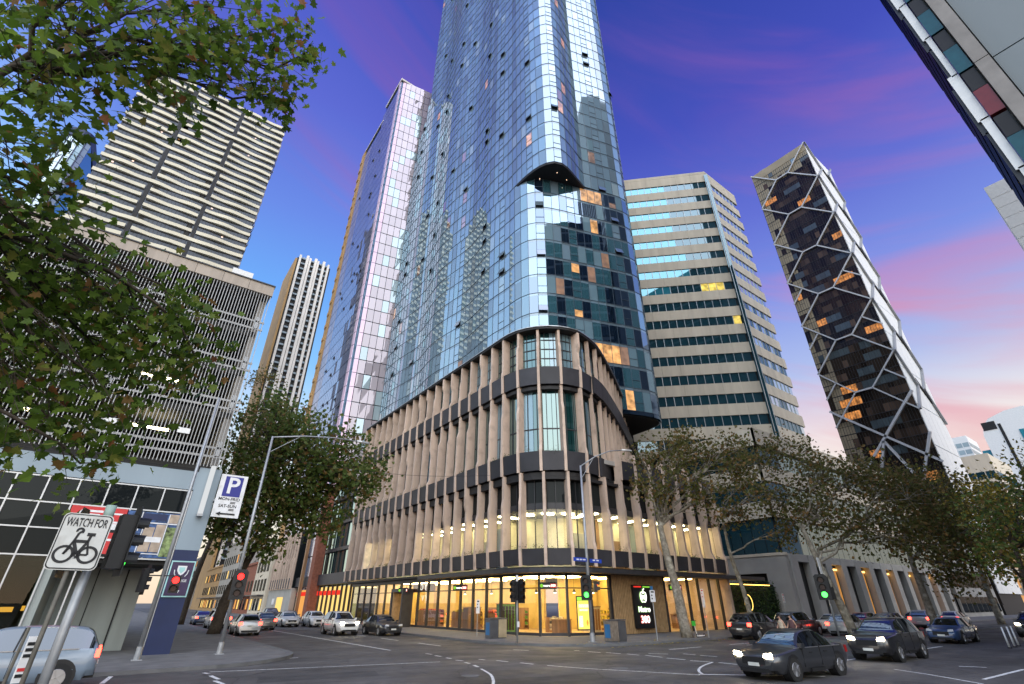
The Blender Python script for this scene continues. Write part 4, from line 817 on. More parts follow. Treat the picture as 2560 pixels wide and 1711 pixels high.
# ================================================================== cream office tower on its own podium
rnd = random.Random(51)
of = root('cream_office_tower', (70,45,0), 'cream octagonal office tower with ribbon windows right of the glass tower', 'tower')
OC = [(62,70),(62,49.7),(77.7,34),(89.6,34),(101,45.4),(101,70)]
ZT, FO = 85.3, 3.78
MB().prism([(x*.996+.3,y*.996+.5) for x,y in OC], 10, ZT-.2).obj('core', 'dark', of)
faces = [((62,49.7),(77.7,34)), ((77.7,34),(89.6,34))]
rglass('g_petrol', (.012,.045,.06), (.40,.52,.58), .16, .02, .5); rglass('g_yellow', (.35,.3,.08), (.6,.7,.7), .12, lit=(1,.72,.14,.75)); rglass('g_skyp', (.25,.34,.38), (.80,.88,.92), .42)
UP = {k: MB().box(-.5,.5,-.5,.5,-.5,.5).mesh('pane', k) for k in ('g_cyan','g_petrol','g_yellow','g_skyp')}
for fi, (A_, B_) in enumerate(faces):
    a, b = Vector((*A_,0)), Vector((*B_,0)); d = (b-a); L_ = d.length; d /= L_; n = Vector((d.y,-d.x,0)); npn = int(L_/1.45); w = (L_-1.0)/npn; bars = MB()
    for j in range(17):
        z1 = ZT-3.0-j*FO; z0 = z1-1.75     # window ribbon, spandrel below
        if z0 < 14: break
        for i in range(npn):
            c = a+d*(.5+w*(i+.5)); s_ = (i+.5)/npn
            if fi == 0: 
                k = 'g_cyan' if j < 8 and s_ < .58+.012*j and not (j == 7 and s_ > .48) else 'g_petrol'
                if (j == 7 and s_ > .72 and rnd.random() < .8) or (j == 9 and rnd.random() < .35): k = 'g_yellow'
            else: k = 'g_skyp' if j < 8 else 'g_petrol' if rnd.random() < .6 else 'g_skyp'
            mt = Matrix(((d.x*(w-.08), n.x*.04, 0, c.x-n.x*.18), (d.y*(w-.08), n.y*.04, 0, c.y-n.y*.18), (0,0,1.75,(z0+z1)/2), (0,0,0,1)))
            if fi == 0 or j > 3: link('pane', UP[k], of, mt)
            else: link('pane', UP[k], of, mt)
            bars.obox((a.x+d.x*(.5+w*i)-n.x*.12, a.y+d.y*(.5+w*i)-n.y*.12, (z0+z1)/2), d*.04, n*.08, (0,0,.88))
        # spandrel panels, four to the face, each with its joint
        nn = 7 if fi == 0 else 4
        zt_ = z0 if j < 16 else z0
        for i in range(nn):
            p, q = a+d*(L_*i/nn+.012), a+d*(L_*(i+1)/nn-.012); zb_ = z1-FO+.0
            m = MB().obox(((p.x+q.x)/2-n.x*.15,(p.y+q.y)/2-n.y*.15,(zb_+z0)/2), d*((q-p).length/2), n*.15, (0,0,(z0-zb_)/2-.01)); m.obj('spandrel_panel', 'beige', of)
    for i in range(7 if fi == 0 else 4):
        nn = 7 if fi == 0 else 4; p, q = a+d*(L_*i/nn+.012), a+d*(L_*(i+1)/nn-.012)
        for (u0, u1) in ((ZT-3.0, ZT-.72), (ZT-.7, ZT)): MB().obox(((p.x+q.x)/2-n.x*.13,(p.y+q.y)/2-n.y*.13,(u0+u1)/2), d*((q-p).length/2), n*.15, (0,0,(u1-u0)/2-.01)).obj('spandrel_panel', 'beige', of)
    bars.obj('window_bars', 'alu', of, kind='stuff')
MB().obox((77.7,33.98,48), (.24,.17,0), (-.2,.28,0), (0,0,36)).obj('corner_glazing', 'g_petrol', of)
for dx,dy in ((-.42,-.3),(.45,-.02)): MB().cyl((77.7+dx*1.05,33.7+abs(dy)*.4,12),(77.7+dx*1.05,33.7+abs(dy)*.4,82), .06, n=6).obj('corner_bar', 'alu', of)
# its podium: stepped cream bands over a dark stone base
op = root('office_podium', (75,40,0), 'stepped cream podium with dark stone base and columns below the office tower', 'building')
for (z0, z1, o) in ((20.0,22.2,0),(15.6,17.6,.3),(11.3,13.2,.1)):
    for i in range(5): MB().box(60.3+o,60.7+o,29.05+o+i*3,32.02+o+i*3,z0,z1).obj('band_panel', 'beige', op)
    for i in range(16): MB().box(60.3+o+i*3.6,63.87+o+i*3.6,29+o,29.4+o,z0,z1).obj('band_panel', 'beige', op)
MB().box(60.9,118,29.6,60,.1,22).obj('core', 'dark', op); MB().box(60.8,118,29.5,60,21.7,22.0).obj('roof', 'concrete', op)
for z0, z1 in ((17.6,20.0),(13.2,15.6),(7.2,11.3)):
    for i in range(11): MB().box(60.75,60.82,29.7+i*1.45,31.05+i*1.45,z0+.05,z1-.05).obj('pane', 'g_petrol', op)
    for i in range(34): MB().box(61.0+i*1.65,62.55+i*1.65,29.5,29.57,z0+.05,z1-.05).obj('pane', 'g_petrol', op)
for y0, y1, z0, z1 in ((29.0,31.6,.13,7.1),(35.2,37.0,.13,7.1),(40.4,46,.13,7.1),(31.6,35.2,5.3,7.1),(37,40.4,5.3,7.1)): MB().box(60.2,60.88,y0,y1,z0,z1).obj('stone_wall', 'stone', op)
MB().box(60.1,60.7,28.9,46,7.1,7.4).obj('stone_cap', 'beige', op)
MB().box(60.75,60.8,32,35,.13,5.2).obj('doorway', 'dark', op); MB().box(60.5,60.8,37.1,40.3,.13,5.2).obj('shutter', 'greypanel', op)
for i in range(13):
    x = 61.0+i*4.3; MB().box(x,x+1.5,28.8,30,.13,7.3).obj('column', 'stone', op)
    if i < 12: MB().box(x+1.5,x+4.3,29.9,30.0,.3,6.4).obj('lobby_glass', 'clear', op)
MB().box(60.9,118,28.85,29.5,6.5,7.3).obj('stone_lintel', 'stone', op)
lt = emit('lobby_amber', (1,.5,.12), 3.0)
for i in range(2,12,2): MB().box(63+i*4.3,65+i*4.3,29.57,29.6,.8,6.0).obj('lobby_wall', emit('lobby_w', (1,.45,.12), .35) if i == 2 else M['lobby_w'], op); MB().box(62.8+i*4.3,65.2+i*4.3,29.45,29.6,5.9,6.1).obj('lobby_light', lt, op)
# hedge wall and low planter in the lane
leafmat('hedge_leaf', [(0,(.02,.045,.012)),(.6,(.045,.09,.022)),(1,(.08,.14,.03))])
hg = root('green_wall', (54,31,0), 'dark clipped green wall with lit top edge in the lane beside the podium', 'hedge')
MB().box(48.4,59.9,31.0,31.5,.13,4.1).obj('backing', 'dark', hg); m = MB()
for _ in range(5200):
    p = Vector((rnd.uniform(48.4,59.9), rnd.uniform(30.6,31.1), rnd.uniform(.2,4.5 if rnd.random() < .3 else 3.9))); u = Vector((rnd.gauss(0,1),rnd.gauss(0,1),rnd.gauss(0,1))).normalized(); w = u.orthogonal().normalized(); s = rnd.uniform(.06,.13)
    m.add([p-u*s,p+w*s*.6,p+u*s,p-w*s*.6], [(0,1,2,3)])
m.obj('foliage', 'hedge_leaf', hg, kind='stuff'); MB().box(48.6,58,30.4,30.48,3.95,4.02).obj('light_strip', emit('strip_amber', (1,.55,.1), 3.5), hg)
MB().tube([(53+.75*math.cos(R(t)),30.4,2.3+.75*math.sin(R(t))) for t in range(0,361,24)], .035, 6).obj('ring_light', emit('ring_amber', (1,.6,.12), 2.0), hg)
# ================================================================== dark tower with white hexagonal bracing
kt = root('braced_tower', (155,38,0), 'dark glass tower wrapped in white hexagonal steel bracing', 'tower')
KX0, KX1, KY0, KY1, KH = 145.7, 165.4, 29.0, 47.7, 140.6
pm('brace', (.62,.62,.62), .45, .2, var=.06); pm('gold_clad', (.36,.29,.19), .45, .2, var=.2, scale=.15); rglass('g_black', (.026,.019,.014), (.42,.38,.36), .14, .03, .6); rglass('g_brown', (.075,.05,.036), (.42,.38,.36), .10, .03, .7); rglass('g_amberw', (.2,.1,.04), (.5,.5,.5), .08, lit=(1,.38,.1,.45)); rglass('g_steel', (.10,.13,.14), (.5,.55,.6), .18)
MB().box(KX0+.3,KX1-.3,KY0+.3,KY1,0,KH-.5).obj('core', 'dark', kt)
m = MB(); KM = ['g_black','g_brown','g_amberw','g_steel','gold_clad']
for j in range(38):
    z = 2+j*3.6; run = 0
    for i in range(14):
        y0 = KY0+.15+i*1.32; t = rnd.gauss(0,.01)
        if run > 0: run -= 1
        else: kk = rnd.random(); mi = 0 if kk < .48 else 1 if kk < .88 else 3 if kk < .955 else 2; run = rnd.randrange(1,4) if mi in (2,3) else 0
        edge = i > 10 or (j > 35)
        m.add([(KX0+.15-t,y0+1.26,z+.1),(KX0+.15,y0,z+.1),(KX0+.15+t,y0,z+(2.2 if mi else 3.5)),(KX0+.15,y0+1.26,z+(2.2 if mi else 3.5))], [(0,1,2,3)], 4 if edge and rnd.random() < .75 else mi)
        if mi: m.add([(KX0+.15,y0+1.26,z+2.3),(KX0+.15,y0,z+2.3),(KX0+.15,y0,z+3.5),(KX0+.15,y0+1.26,z+3.5)], [(0,1,2,3)], 4 if edge else 0)
m.obj('window_panes', KM, kt, kind='stuff'); kb = MB()
for i in range(29): kb.box(KX0+.09,KX0+.15,KY0+.12+i*.66,KY0+.18+i*.66,2,KH-3.5)
for j in range(39): kb.box(KX0+.07,KX0+.15,KY0,KY1,1.98+j*3.6,2.12+j*3.6)
kb.obj('window_bars', 'black_metal', kt, kind='stuff')
MB().box(KX0+.05,KX0+.2,KY0,KY1,KH-3.4,KH-.2).obj('parapet', 'gold_clad', kt)
for j in range(13):
    for i in range(5): MB().box(KX0+.3+i*3.9,KX0+4.1+i*3.9,KY0-.02,KY0+.25,4+j*10.4,14.2+j*10.4).obj('sky_white_panel', 'white_paint', kt)  # pale street-face cladding; the sky's reflection is put into its white colour
def brace(p, q, w=.34, mt='brace'): MB().bar(p, q, w, w*1.2, up=(1,0,0)).obj('brace', mt, kt)
bx = KX0-.25; yc = (40.4,36.3)
for k in range(7):
    zc = 132.35-16.05*k; zu, zd = zc+8.1, zc-8.1
    if zc < 45: break
    brace((bx,yc[0],zc),(bx,yc[1],zc),.4)
    for y, ye in ((yc[0],KY1),(yc[1],KY0-.2)):
        brace((bx,y,zc),(bx,ye,min(zu,KH))); brace((bx,y,zc),(bx,ye,zd))
        if k >= 3: brace((bx,(y+ye)/2,zc+4.05),(bx,ye,zc))
    by = KY0-.35
    for x, xe in ((153.2,KX0-.1),(158.2,KX1)):
        brace((x,by,zc),(xe,by,min(zu,KH)),.5,'galv'); brace((x,by,zc),(xe,by,zd),.5,'galv')
    brace((153.2,by,zc),(158.2,by,zc),.5,'galv')
    for z in (zc,): 
        dk = MB().bar((154,KY0-.18,zc+2),(KX1,KY0-.18,zd+2), .3, .9, up=(1,0,0)).obj('dark_diagonal', 'dark', kt)  # dark diagonal bar between the panels and the street-face bracing
for (y0,z0,y1,z1) in ((47.9,48.8,28.7,31),(28.7,48.8,47.9,28),(28.7,38.1,40,14),(38.3,38.1,47.9,14),(38.3,38.1,28.7,14)): brace((bx,y0,z0),(bx,y1,z1),.55)
MB().cyl((KX0+3,44,KH-.5),(KX0+3,44,KH+1.6), .5, n=8).obj('roof_mast', 'galv', kt); MB().box(KX0+1,KX0+5,43,45,KH-.4,KH+.9).obj('cooling_unit', 'galv', kt)
# ================================================================== further towers at the right
def simple_tower(name, x0, x1, y0, y1, z1, label, wall, glass, fh=3.6, bay=2.4, zwin=4, split=None, cat='tower'):
    t = root(name, ((x0+x1)/2,(y0+y1)/2,0), label, cat); MB().box(x0,x1,y0,y1,0,z1).obj('wall', wall, t); m = MB()
    j = 0
    while zwin+j*fh+fh < z1-1:
        z = zwin+j*fh; j += 1; n = int((y1-y0)/bay)
        for i in range(n): m.add([(x0-.06,y0+.3+(i+.88)*(y1-y0-.5)/n,z),(x0-.06,y0+.3+i*(y1-y0-.5)/n,z),(x0-.06,y0+.3+i*(y1-y0-.5)/n,z+fh*.62),(x0-.06,y0+.3+(i+.88)*(y1-y0-.5)/n,z+fh*.62)], [(0,1,2,3)])
        n = int((x1-x0)/bay)
        for i in range(n): m.add([(x0+.3+i*(x1-x0-.5)/n,y0-.06,z),(x0+.3+(i+.88)*(x1-x0-.5)/n,y0-.06,z),(x0+.3+(i+.88)*(x1-x0-.5)/n,y0-.06,z+fh*.62),(x0+.3+i*(x1-x0-.5)/n,y0-.06,z+fh*.62)], [(0,1,2,3)])
    m.obj('windows', glass, t, kind='stuff'); return t
ft = root('white_rounded_tower', (300,45,0), 'white tower with rounded top, dark stripe and turquoise glass far down the street', 'tower')
prof = [(0,0),(0,68),(1.2,72),(4,75),(10,77),(16,77.5),(20,76),(22,73),(22,0)]
MB().slab2([(a,b) for a,b in prof], (314,40.5,0), (0,-1,0), (0,0,1), 20).obj('body', 'white_paint', ft)
MB().box(293.8,294,33.4,34.4,10,72).obj('stripe', 'dark', ft); MB().box(293.8,294,35,39.6,70,73.6).obj('vent', 'dark', ft)
for i in range(6): MB().box(293.7,294,19.6+i*1.55,21.0+i*1.55,8,68).obj('glass_bay', 'g_cyan', ft)
MB().box(295,310,40.6,43.5,0,62).obj('wing', 'g_cyan', ft)
for i in range(9): MB().box(294.8,295,40.7,43.4,6+i*6,6.5+i*6).obj('wing_band', 'white_paint', ft)
simple_tower('pale_stepped_tower',330,350,52,66,78,'pale hazy tower peeping between the braced tower and white tower','white_paint','g_pale')
simple_tower('beige_low_block',210,238,30,50,44,'low beige block at the foot of the braced tower','beige','g_petrol')
simple_tower('cream_heritage_block',172,208,29.4,50,17,'cream heritage block with arched windows at the end of the trees','beige','g_warm',4.2,3.2,1.2,cat='building')
simple_tower('grey_shop_block',119,144,29.3,50,13,'grey shop block between the office podium and the braced tower','stone','g_dark',4.0,3.0,.8,cat='building')
wr = root('white_clad_tower', (125,-6,0), 'white tower with ribbed cladding at the right edge behind the near corner building', 'tower')
MB().box(116,134,-21,-1.05,0,74.6).obj('wall', 'white_paint', wr)
for i in range(28): MB().box(115.9,115.99,-20.9,-1.1,4+i*2.5,6.42+i*2.5).obj('cladding_panel', 'white_paint', wr)
for i in range(9): MB().box(115.2,115.95,-14,-8.2,20+i*4.2,22.4+i*4.2).obj('balcony', 'g_dark', wr)
# ================================================================== near corner building, only its upper storeys in the frame
nb = root('corner_office_block', (35,-12,0), 'grey concrete office block with red and teal window boxes at the upper right corner', 'building')
NX, NY = 29.0, -1.65
pm('conc_warm', (.26,.24,.22), .8, var=.2, scale=.8, bump=.2, bscale=10); pm('panel_grey', (.19,.215,.22), .55, var=.1, scale=.3, streak=True); pm('redbox', (.16,.02,.025), .3); pm('tealbox', (.012,.07,.09), .25)
MB().box(NX+.6,NX+26,NY-22,NY-.5,0,92).obj('core', 'panel_grey', nb)
# street face (towards the cross street): projecting white and black blades
for j in range(24):
    z = 6+j*3.6; red = j % 5 in (0,)
    MB().box(NX-.05,NX+.5,NY-.85,NY-.25,z+.1,z+2.0).obj('window_box', 'redbox' if red else 'tealbox', nb); MB().box(NX-.02,NX+.5,NY-.82,NY-.28,z+2.05,z+3.5).obj('dark_panel', 'dark', nb)
    if not red: MB().box(NX-.08,NX-.04,NY-.85,NY-.25,z,z+.35).obj('sill', 'tealbox', nb)
    MB().box(NX+.14,NX+.2,NY-.22,NY+.02+(j%3)*.1,z+.2,z+3.9).obj('white_blade', 'white_paint', nb); MB().box(NX+.3,NX+.36,NY-.22,NY+.14+(j%3)*.1,z-.6,z+3.1).obj('black_blade', 'black_metal', nb)
for j in range(12): MB().box(NX-.18,NX+.5,NY-1.5,NY-.92,6+j*7.2,13.15+j*7.2).obj('concrete_rib', 'conc_warm', nb)
for j in range(12):
    for i in range(3): MB().box(NX+.2,NX+.58,NY-4.0-i*2.5,NY-1.6-i*2.5,6+j*7.2,13.12+j*7.2).obj('cladding_panel', 'panel_grey', nb)
for j in range(24): MB().box(NX-.3,NX+.5,NY-21,NY-9.2,6+j*3.6,7.2+j*3.6).obj('floor_edge', 'conc_warm', nb); MB().box(NX+.3,NX+.55,NY-21,NY-9.3,7.2+j*3.6,9.6+j*3.6).obj('window_band', 'g_navy', nb)
for i in range(12):
    for j in range(24): MB().box(NX+1+i*2.1,NX+2.9+i*2.1,NY-.5,NY-.3,6.3+j*3.6,9.0+j*3.6).obj('street_window', 'g_dark', nb)
# a tower behind the near corner block: seen as the dark reflection in the right face of the glass tower
simple_tower('office_behind',56.5,80,-40,-4,150,'dark tower behind the near corner block, reflected in the right face of the glass tower','panel_grey','g_dark',3.6,2.6,cat='building')
# ================================================================== plane trees
leafmat('leaf_dark', [(0,(.045,.08,.012)),(.3,(.085,.15,.018)),(.6,(.13,.21,.026)),(.86,(.19,.26,.04)),(.95,(.24,.17,.045)),(1,(.26,.10,.04))], .5)
leafmat('leaf_green', [(0,(.075,.12,.028)),(.45,(.135,.20,.045)),(.75,(.19,.23,.065)),(.9,(.25,.20,.07)),(1,(.29,.15,.05))], .58)
leafmat('leaf_olive', [(0,(.085,.09,.025)),(.4,(.145,.155,.042)),(.7,(.20,.175,.055)),(.88,(.26,.16,.06)),(1,(.32,.18,.055))], .58)
leafmat('leaf_yellow', [(0,(.09,.10,.02)),(.4,(.25,.19,.03)),(.8,(.42,.30,.035)),(1,(.5,.38,.05))], .4)
LOBED = [(0,-.5),(.14,-.38),(.46,-.34),(.30,-.08),(.56,.16),(.24,.16),(.20,.34),(0,.62),(-.20,.34),(-.24,.16),(-.56,.16),(-.30,-.08),(-.46,-.34),(-.14,-.38)]
def tree(name, base, trunk, blobs, leaf, lsize, per, label, lobed=False, bark='bark', seed=1, clump=.42, tr=.2, npc=26):
    """trunk: list of points; blobs: (centre, radius); limbs reach from the trunk into every blob, leaves hang in clumps"""
    r = random.Random(seed); t = root(name, base, label, 'tree', 'street plane trees'); tp = [Vector(p) for p in trunk]
    tm = MB(); n = len(tp); tm.tube(smoothpath(tp, .6), [tr*(1.25-.0*i) if i == 0 else tr*(1.15-.75*i/len(smoothpath(tp,.6))) for i in range(len(smoothpath(tp,.6)))], 12); tm.obj('trunk', bark, t, True)
    lm = MB(); cm = MB()
    def limb(a, b, r0, r1, k=4):
        pts = [a.lerp(b, i/k)+Vector((r.gauss(0,1),r.gauss(0,1),r.gauss(0,.6)))*(b-a).length*.05*(0 if i in (0,k) else 1) for i in range(k+1)]
        pts = [p+Vector((0,0,math.sin(i/k*math.pi)*(b-a).length*.06)) for i, p in enumerate(pts)]
        lm.tube(pts, [r0+(r1-r0)*i/k for i in range(k+1)], 6, caps=False); return pts
    for (c, rad) in blobs:
        c = Vector(c); j = min(range(n), key=lambda i: (tp[i]-c).length-(.35*i if i < n-1 else 0)); j = max(j, 1) if n > 1 else j
        ln = limb(tp[j], c, tr*.42, tr*.13, 6)
        nl = int(per*rad**2.0); nc = max(6, int(nl/npc))
        for _ in range(nc):
            d = Vector((r.gauss(0,1), r.gauss(0,1), r.gauss(0,1))).normalized()*rad*r.random()**.45; d.z *= .82; cc = c+d
            limb(ln[r.randrange(3,7)], cc, tr*.09, tr*.025, 3)
            for _ in range(npc):
                p = cc+Vector((r.gauss(0,1),r.gauss(0,1),r.gauss(0,1)-.25))*clump*rad**.35
                u = Vector((r.gauss(0,1),r.gauss(0,1),r.gauss(0,.7)-.5)).normalized(); w = u.cross(Vector((r.gauss(0,1),r.gauss(0,1),r.gauss(0,1)))).normalized(); s = lsize*r.uniform(.6,1.25)
                if lobed:
                    f = u.cross(w); cup = r.uniform(-.12,.25)
                    vs_ = [p]+[p+u*y*s*1.6+w*x*s*1.6+f*s*cup*(x*x*4) for x, y in LOBED]; m_ = len(LOBED)
                    cm.add(vs_, [(0,i+1,(i+1)%m_+1) for i in range(m_)])
                else:
                    f = u.cross(w)*s*.25
                    cm.add([p-u*s, p+w*s*.75+f, p+u*s*.9, p-w*s*.75+f], [(0,1,2,3)])
    lm.obj('branches', bark, t, True); cm.obj('crown', leaf, t); return t
def pol(th, tan, d): return (d*math.sin(R(th)), d*math.cos(R(th)), 2.3+tan*d)
fg = [(-21,.98,7.6,1.2),(-16,1.08,7.5,1.1),(-11.5,1.17,7.5,1.0),(-7,1.22,7.5,.85),(-3,1.24,7.5,.75),(.3,1.40,7.3,.5),(-2.2,1.17,7.5,.36),(-21,.84,8,1.05),(-22,.70,8.5,1.1),(-19.5,.57,9,1.0),(-16.5,.62,9,.7),(-24,1.15,7.6,1.2),(-13,1.32,7.2,.9),(-5,1.42,7.2,.7),
      (-14.5,.47,10.5,1.4),(-10.5,.48,10.5,1.2),(-6.5,.47,10.5,1.0),(-3.4,.49,10.5,.72),(-13,.35,11,1.5),(-7.5,.37,11,1.35),(-2.6,.40,11,1.0),(.2,.40,11,.55),(-9,.25,11,1.15),(-5,.27,11,.9),(-5.6,.19,11,.55),(-15,.27,11,1.2),(-18,.42,10.5,1.2)]
tree('plane_tree', (-5.4,7.6,.13), [(-5.4,7.6,.1),(-5.2,7.8,2.5),(-4.8,8.1,5),(-4.2,8.3,7.5),(-3.6,8.2,9.6)], [(pol(a,b,c), d) for a,b,c,d in fg], 'leaf_dark', .10, 240, 'near plane tree whose large lobed leaves hang over the upper left of the view', True, 'bark_dark', 3, .27, .12, 13)
ml = [(9,.29,48,4.2),(13,.265,47,4.2),(17,.235,46,3.8),(19.6,.215,46,2.2),(8,.19,48,3.8),(12,.175,48,3.8),(15.5,.16,47,3.0),(6.6,.12,50,2.8),(8.6,.345,49,1.6),(10.5,.10,48,2.2)]
tree('plane_tree', (7.4,50,.13), [(7.4,50,.1),(7.7,49.6,3),(8.6,49,6),(9.5,48.4,9)], [(pol(a,b,c), d) for a,b,c,d in ml], 'leaf_green', .21, 115, 'broad green plane tree between the car park and the podium', seed=5, clump=.40, tr=.42, bark='bark_dark')
tree('plane_tree', (7.2,73,.13), [(7.2,73,.1),(7.4,73,5),(8,72,11),(8.6,71,19)], [(pol(a,b,c), d) for a,b,c,d in [(7,.40,72,2.2),(8,.32,71,3.0),(7,.24,72,3),(9.5,.26,70,2.6),(6,.18,72,3)]], 'leaf_olive', .17, 90, 'thin taller tree standing behind the broad green plane tree', seed=6, clump=.5, tr=.3, bark='bark_dark')
t1 = [(52,.255,41,1.5),(55,.268,41,2.2),(58,.262,42,2.4),(61,.25,43,2.3),(54,.19,41,1.7),(58,.175,42,2.0),(62,.20,43,2.3),(51.4,.215,40,1.0),(56,.22,40,1.6)]
tree('plane_tree', (33.9,24.6,.13), [(33.9,24.6,.1),(33.7,24.65,1.6),(33.6,24.7,3.1),(33.2,24.8,5.2),(33.1,25,7.6),(33.6,25.2,9.6)], [(pol(a,b,c), d) for a,b,c,d in t1], 'leaf_olive', .15, 120, 'mottled pale plane tree with forked trunk in front of the timber batten wall', seed=8, clump=.36, tr=.36)
tree('plane_tree', (42.2,24.2,.13), [(42.2,24.2,.1),(42.0,24.3,3),(41.6,24.6,6),(41.8,24.8,9)], [(pol(a,b,c), d) for a,b,c,d in [(63,.245,49,2.3),(66,.245,50,2.3),(68.6,.24,50,1.5),(64,.17,49,2.5),(60.5,.15,48,1.8),(67,.17,50,2.3),(65,.11,49,1.8)]], 'leaf_olive', .15, 120, 'slender plane tree by the dark lane next to the podium', seed=9, clump=.36, tr=.2)
tree('plane_tree', (44.2,19.6-1.9,.16), [(44.2,17.7,.1),(43.6,17.9,2.5),(42.8,18.2,5),(42.6,18.6,7.5)], [(pol(a,b,c), d) for a,b,c,d in [(69.5,.20,48,2.5),(72.5,.185,50,2.7),(68,.13,47,2.4),(72,.115,49,2.8),(75.5,.15,52,2.5),(75,.08,51,2.2)]], 'leaf_olive', .15, 150, 'leaning mottled plane tree on the median behind the green signal', seed=10, clump=.36, tr=.3)
tree('plane_tree', (60.5,17.3,.16), [(60.5,17.3,.1),(60.4,17.3,3),(60,17.2,6),(60,17,8.5)], [(pol(a,b,c), d) for a,b,c,d in [(74.6,.165,63,3.3),(77.5,.15,64,3.4),(75.5,.095,63,3.3),(78.6,.09,65,3.2),(76.8,.045,63,2.4)]], 'leaf_olive', .17, 150, 'second median plane tree further down the cross street', seed=12, clump=.5, tr=.32)
tree('plane_tree', (82,17.2,.16), [(82,17.2,.1),(82,17.2,4),(82.4,17,8)], [(pol(a,b,c), d) for a,b,c,d in [(78.5,.13,84,3.8),(80.4,.125,85,3.8),(79.5,.07,84,3.8),(81.5,.06,86,3.2)]], 'leaf_yellow', .19, 120, 'third median plane tree, farthest down the cross street', seed=13, clump=.55, tr=.32)
tree('plane_tree', (40.2,7.0,.13), [(40.2,7.0,.1),(40.0,6.9,1.6),(39.9,6.7,3),(39.8,6.4,5)], [(pol(a,b,c), d) for a,b,c,d in [(80.5,.115,39,1.5),(83,.135,40,1.7),(82.6,.075,39,1.5),(79.8,.06,38.6,1.1),(85,.08,40,1.5),(84.6,.16,41,1.2)]], 'leaf_green', .12, 190, 'dark plane tree on the near footpath at the right edge', seed=14, clump=.4, tr=.2, bark='bark_dark')
tree('plane_tree', (50,6.9,.13), [(50,6.9,.1),(49.9,6.8,3),(49.8,6.5,6)], [(pol(a,b,c), d) for a,b,c,d in [(80.0,.125,48,1.7),(84.4,.17,50,1.8),(81.6,.10,49,1.7),(84,.12,50,1.8),(80.4,.075,48,1.4),(82.4,.15,49,1.5)]], 'leaf_yellow', .13, 120, 'yellow autumn plane tree behind the dark tree at the right edge', seed=15, clump=.42, tr=.2, bark='bark_dark')
# fallen leaves along the kerb
m = MB(); r = random.Random(4)
for _ in range(420):
    x = r.uniform(24,60); y = 23.1-abs(r.gauss(0,.25)); 
    if r.random() < .3: x, y = r.uniform(22,45), r.uniform(23.4,26)
    z = .012 if y < 23.2 else .145; a = r.uniform(0,6.28); s = r.uniform(.05,.1); m.add([(x+s*math.cos(a+k*1.57),y+s*math.sin(a+k*1.57),z+r.uniform(0,.03)) for k in range(4)], [(0,1,2,3)])
o = m.obj('fallen_leaves', 'leaf_yellow'); o['kind'] = 'stuff'; o['label'] = 'fallen autumn leaves scattered along the far kerb'; o['category'] = 'leaves'
# ================================================================== lamps, signals, signs, bins
rnd = random.Random(61)
emit('sig_red', (1,.012,.01), 7); emit('sig_green', (.06,1,.08), 3.5); pm('sig_black', (.012,.012,.013), .45); pm('lens_off', (.03,.012,.01), .3); pm('cap_green', (.30,.40,.36), .6); pm('post_dark', (.13,.12,.10), .6, .3, var=.3, scale=5)
pm('bin_wood', (.20,.165,.13), .6, var=.3, scale=6); pm('bin_grey', (.11,.11,.115), .45, .3); pm('bin_blue', (.03,.14,.30), .45); pm('bin_tan', (.40,.32,.2), .6, var=.2); pm('street_blue', (.02,.06,.40), .45); pm('scoot_green', (.05,.5,.06), .4)
def lamp(x, y, h, ang, ln, label, r0=.11, rise=.7):
    t = root('lamp_post', (x,y,.13), label, 'lamp post'); d = Vector((math.cos(R(ang)), math.sin(R(ang)), 0)); z0 = .13
    MB().cyl((x,y,z0),(x,y,h), r0, r0*.62, 12).obj('pole', 'galv', t, True); MB().cyl((x,y,z0),(x,y,z0+.5), r0*1.35, r0*1.25, 12).obj('base_sleeve', 'galv', t); MB().box(x-.2,x+.2,y-.2,y+.2,z0,z0+.03).obj('base_plate', 'galv', t)
    if ln:
        p = Vector((x,y,h-.05)); e = p+d*ln+Vector((0,0,rise)); pts = [p, p+d*ln*.35+Vector((0,0,rise*.55)), p+d*ln*.7+Vector((0,0,rise*.9)), e]
        MB().tube(pts, [.05,.045,.04,.035], 8).obj('arm', 'galv', t, True); MB().tube([p+Vector((0,0,-.9)), p+d*ln*.3+Vector((0,0,rise*.45))], .02, 6).obj('brace', 'galv', t)
        u = d; w = Vector((-d.y,d.x,0)); MB().slab2([(-.05,-.06),(.25,-.11),(.75,-.1),(.85,0),(.75,.1),(.25,.11),(-.05,.06)], e-Vector((0,0,.03)), u, w, .1).obj('lantern', 'alu', t)
    return t
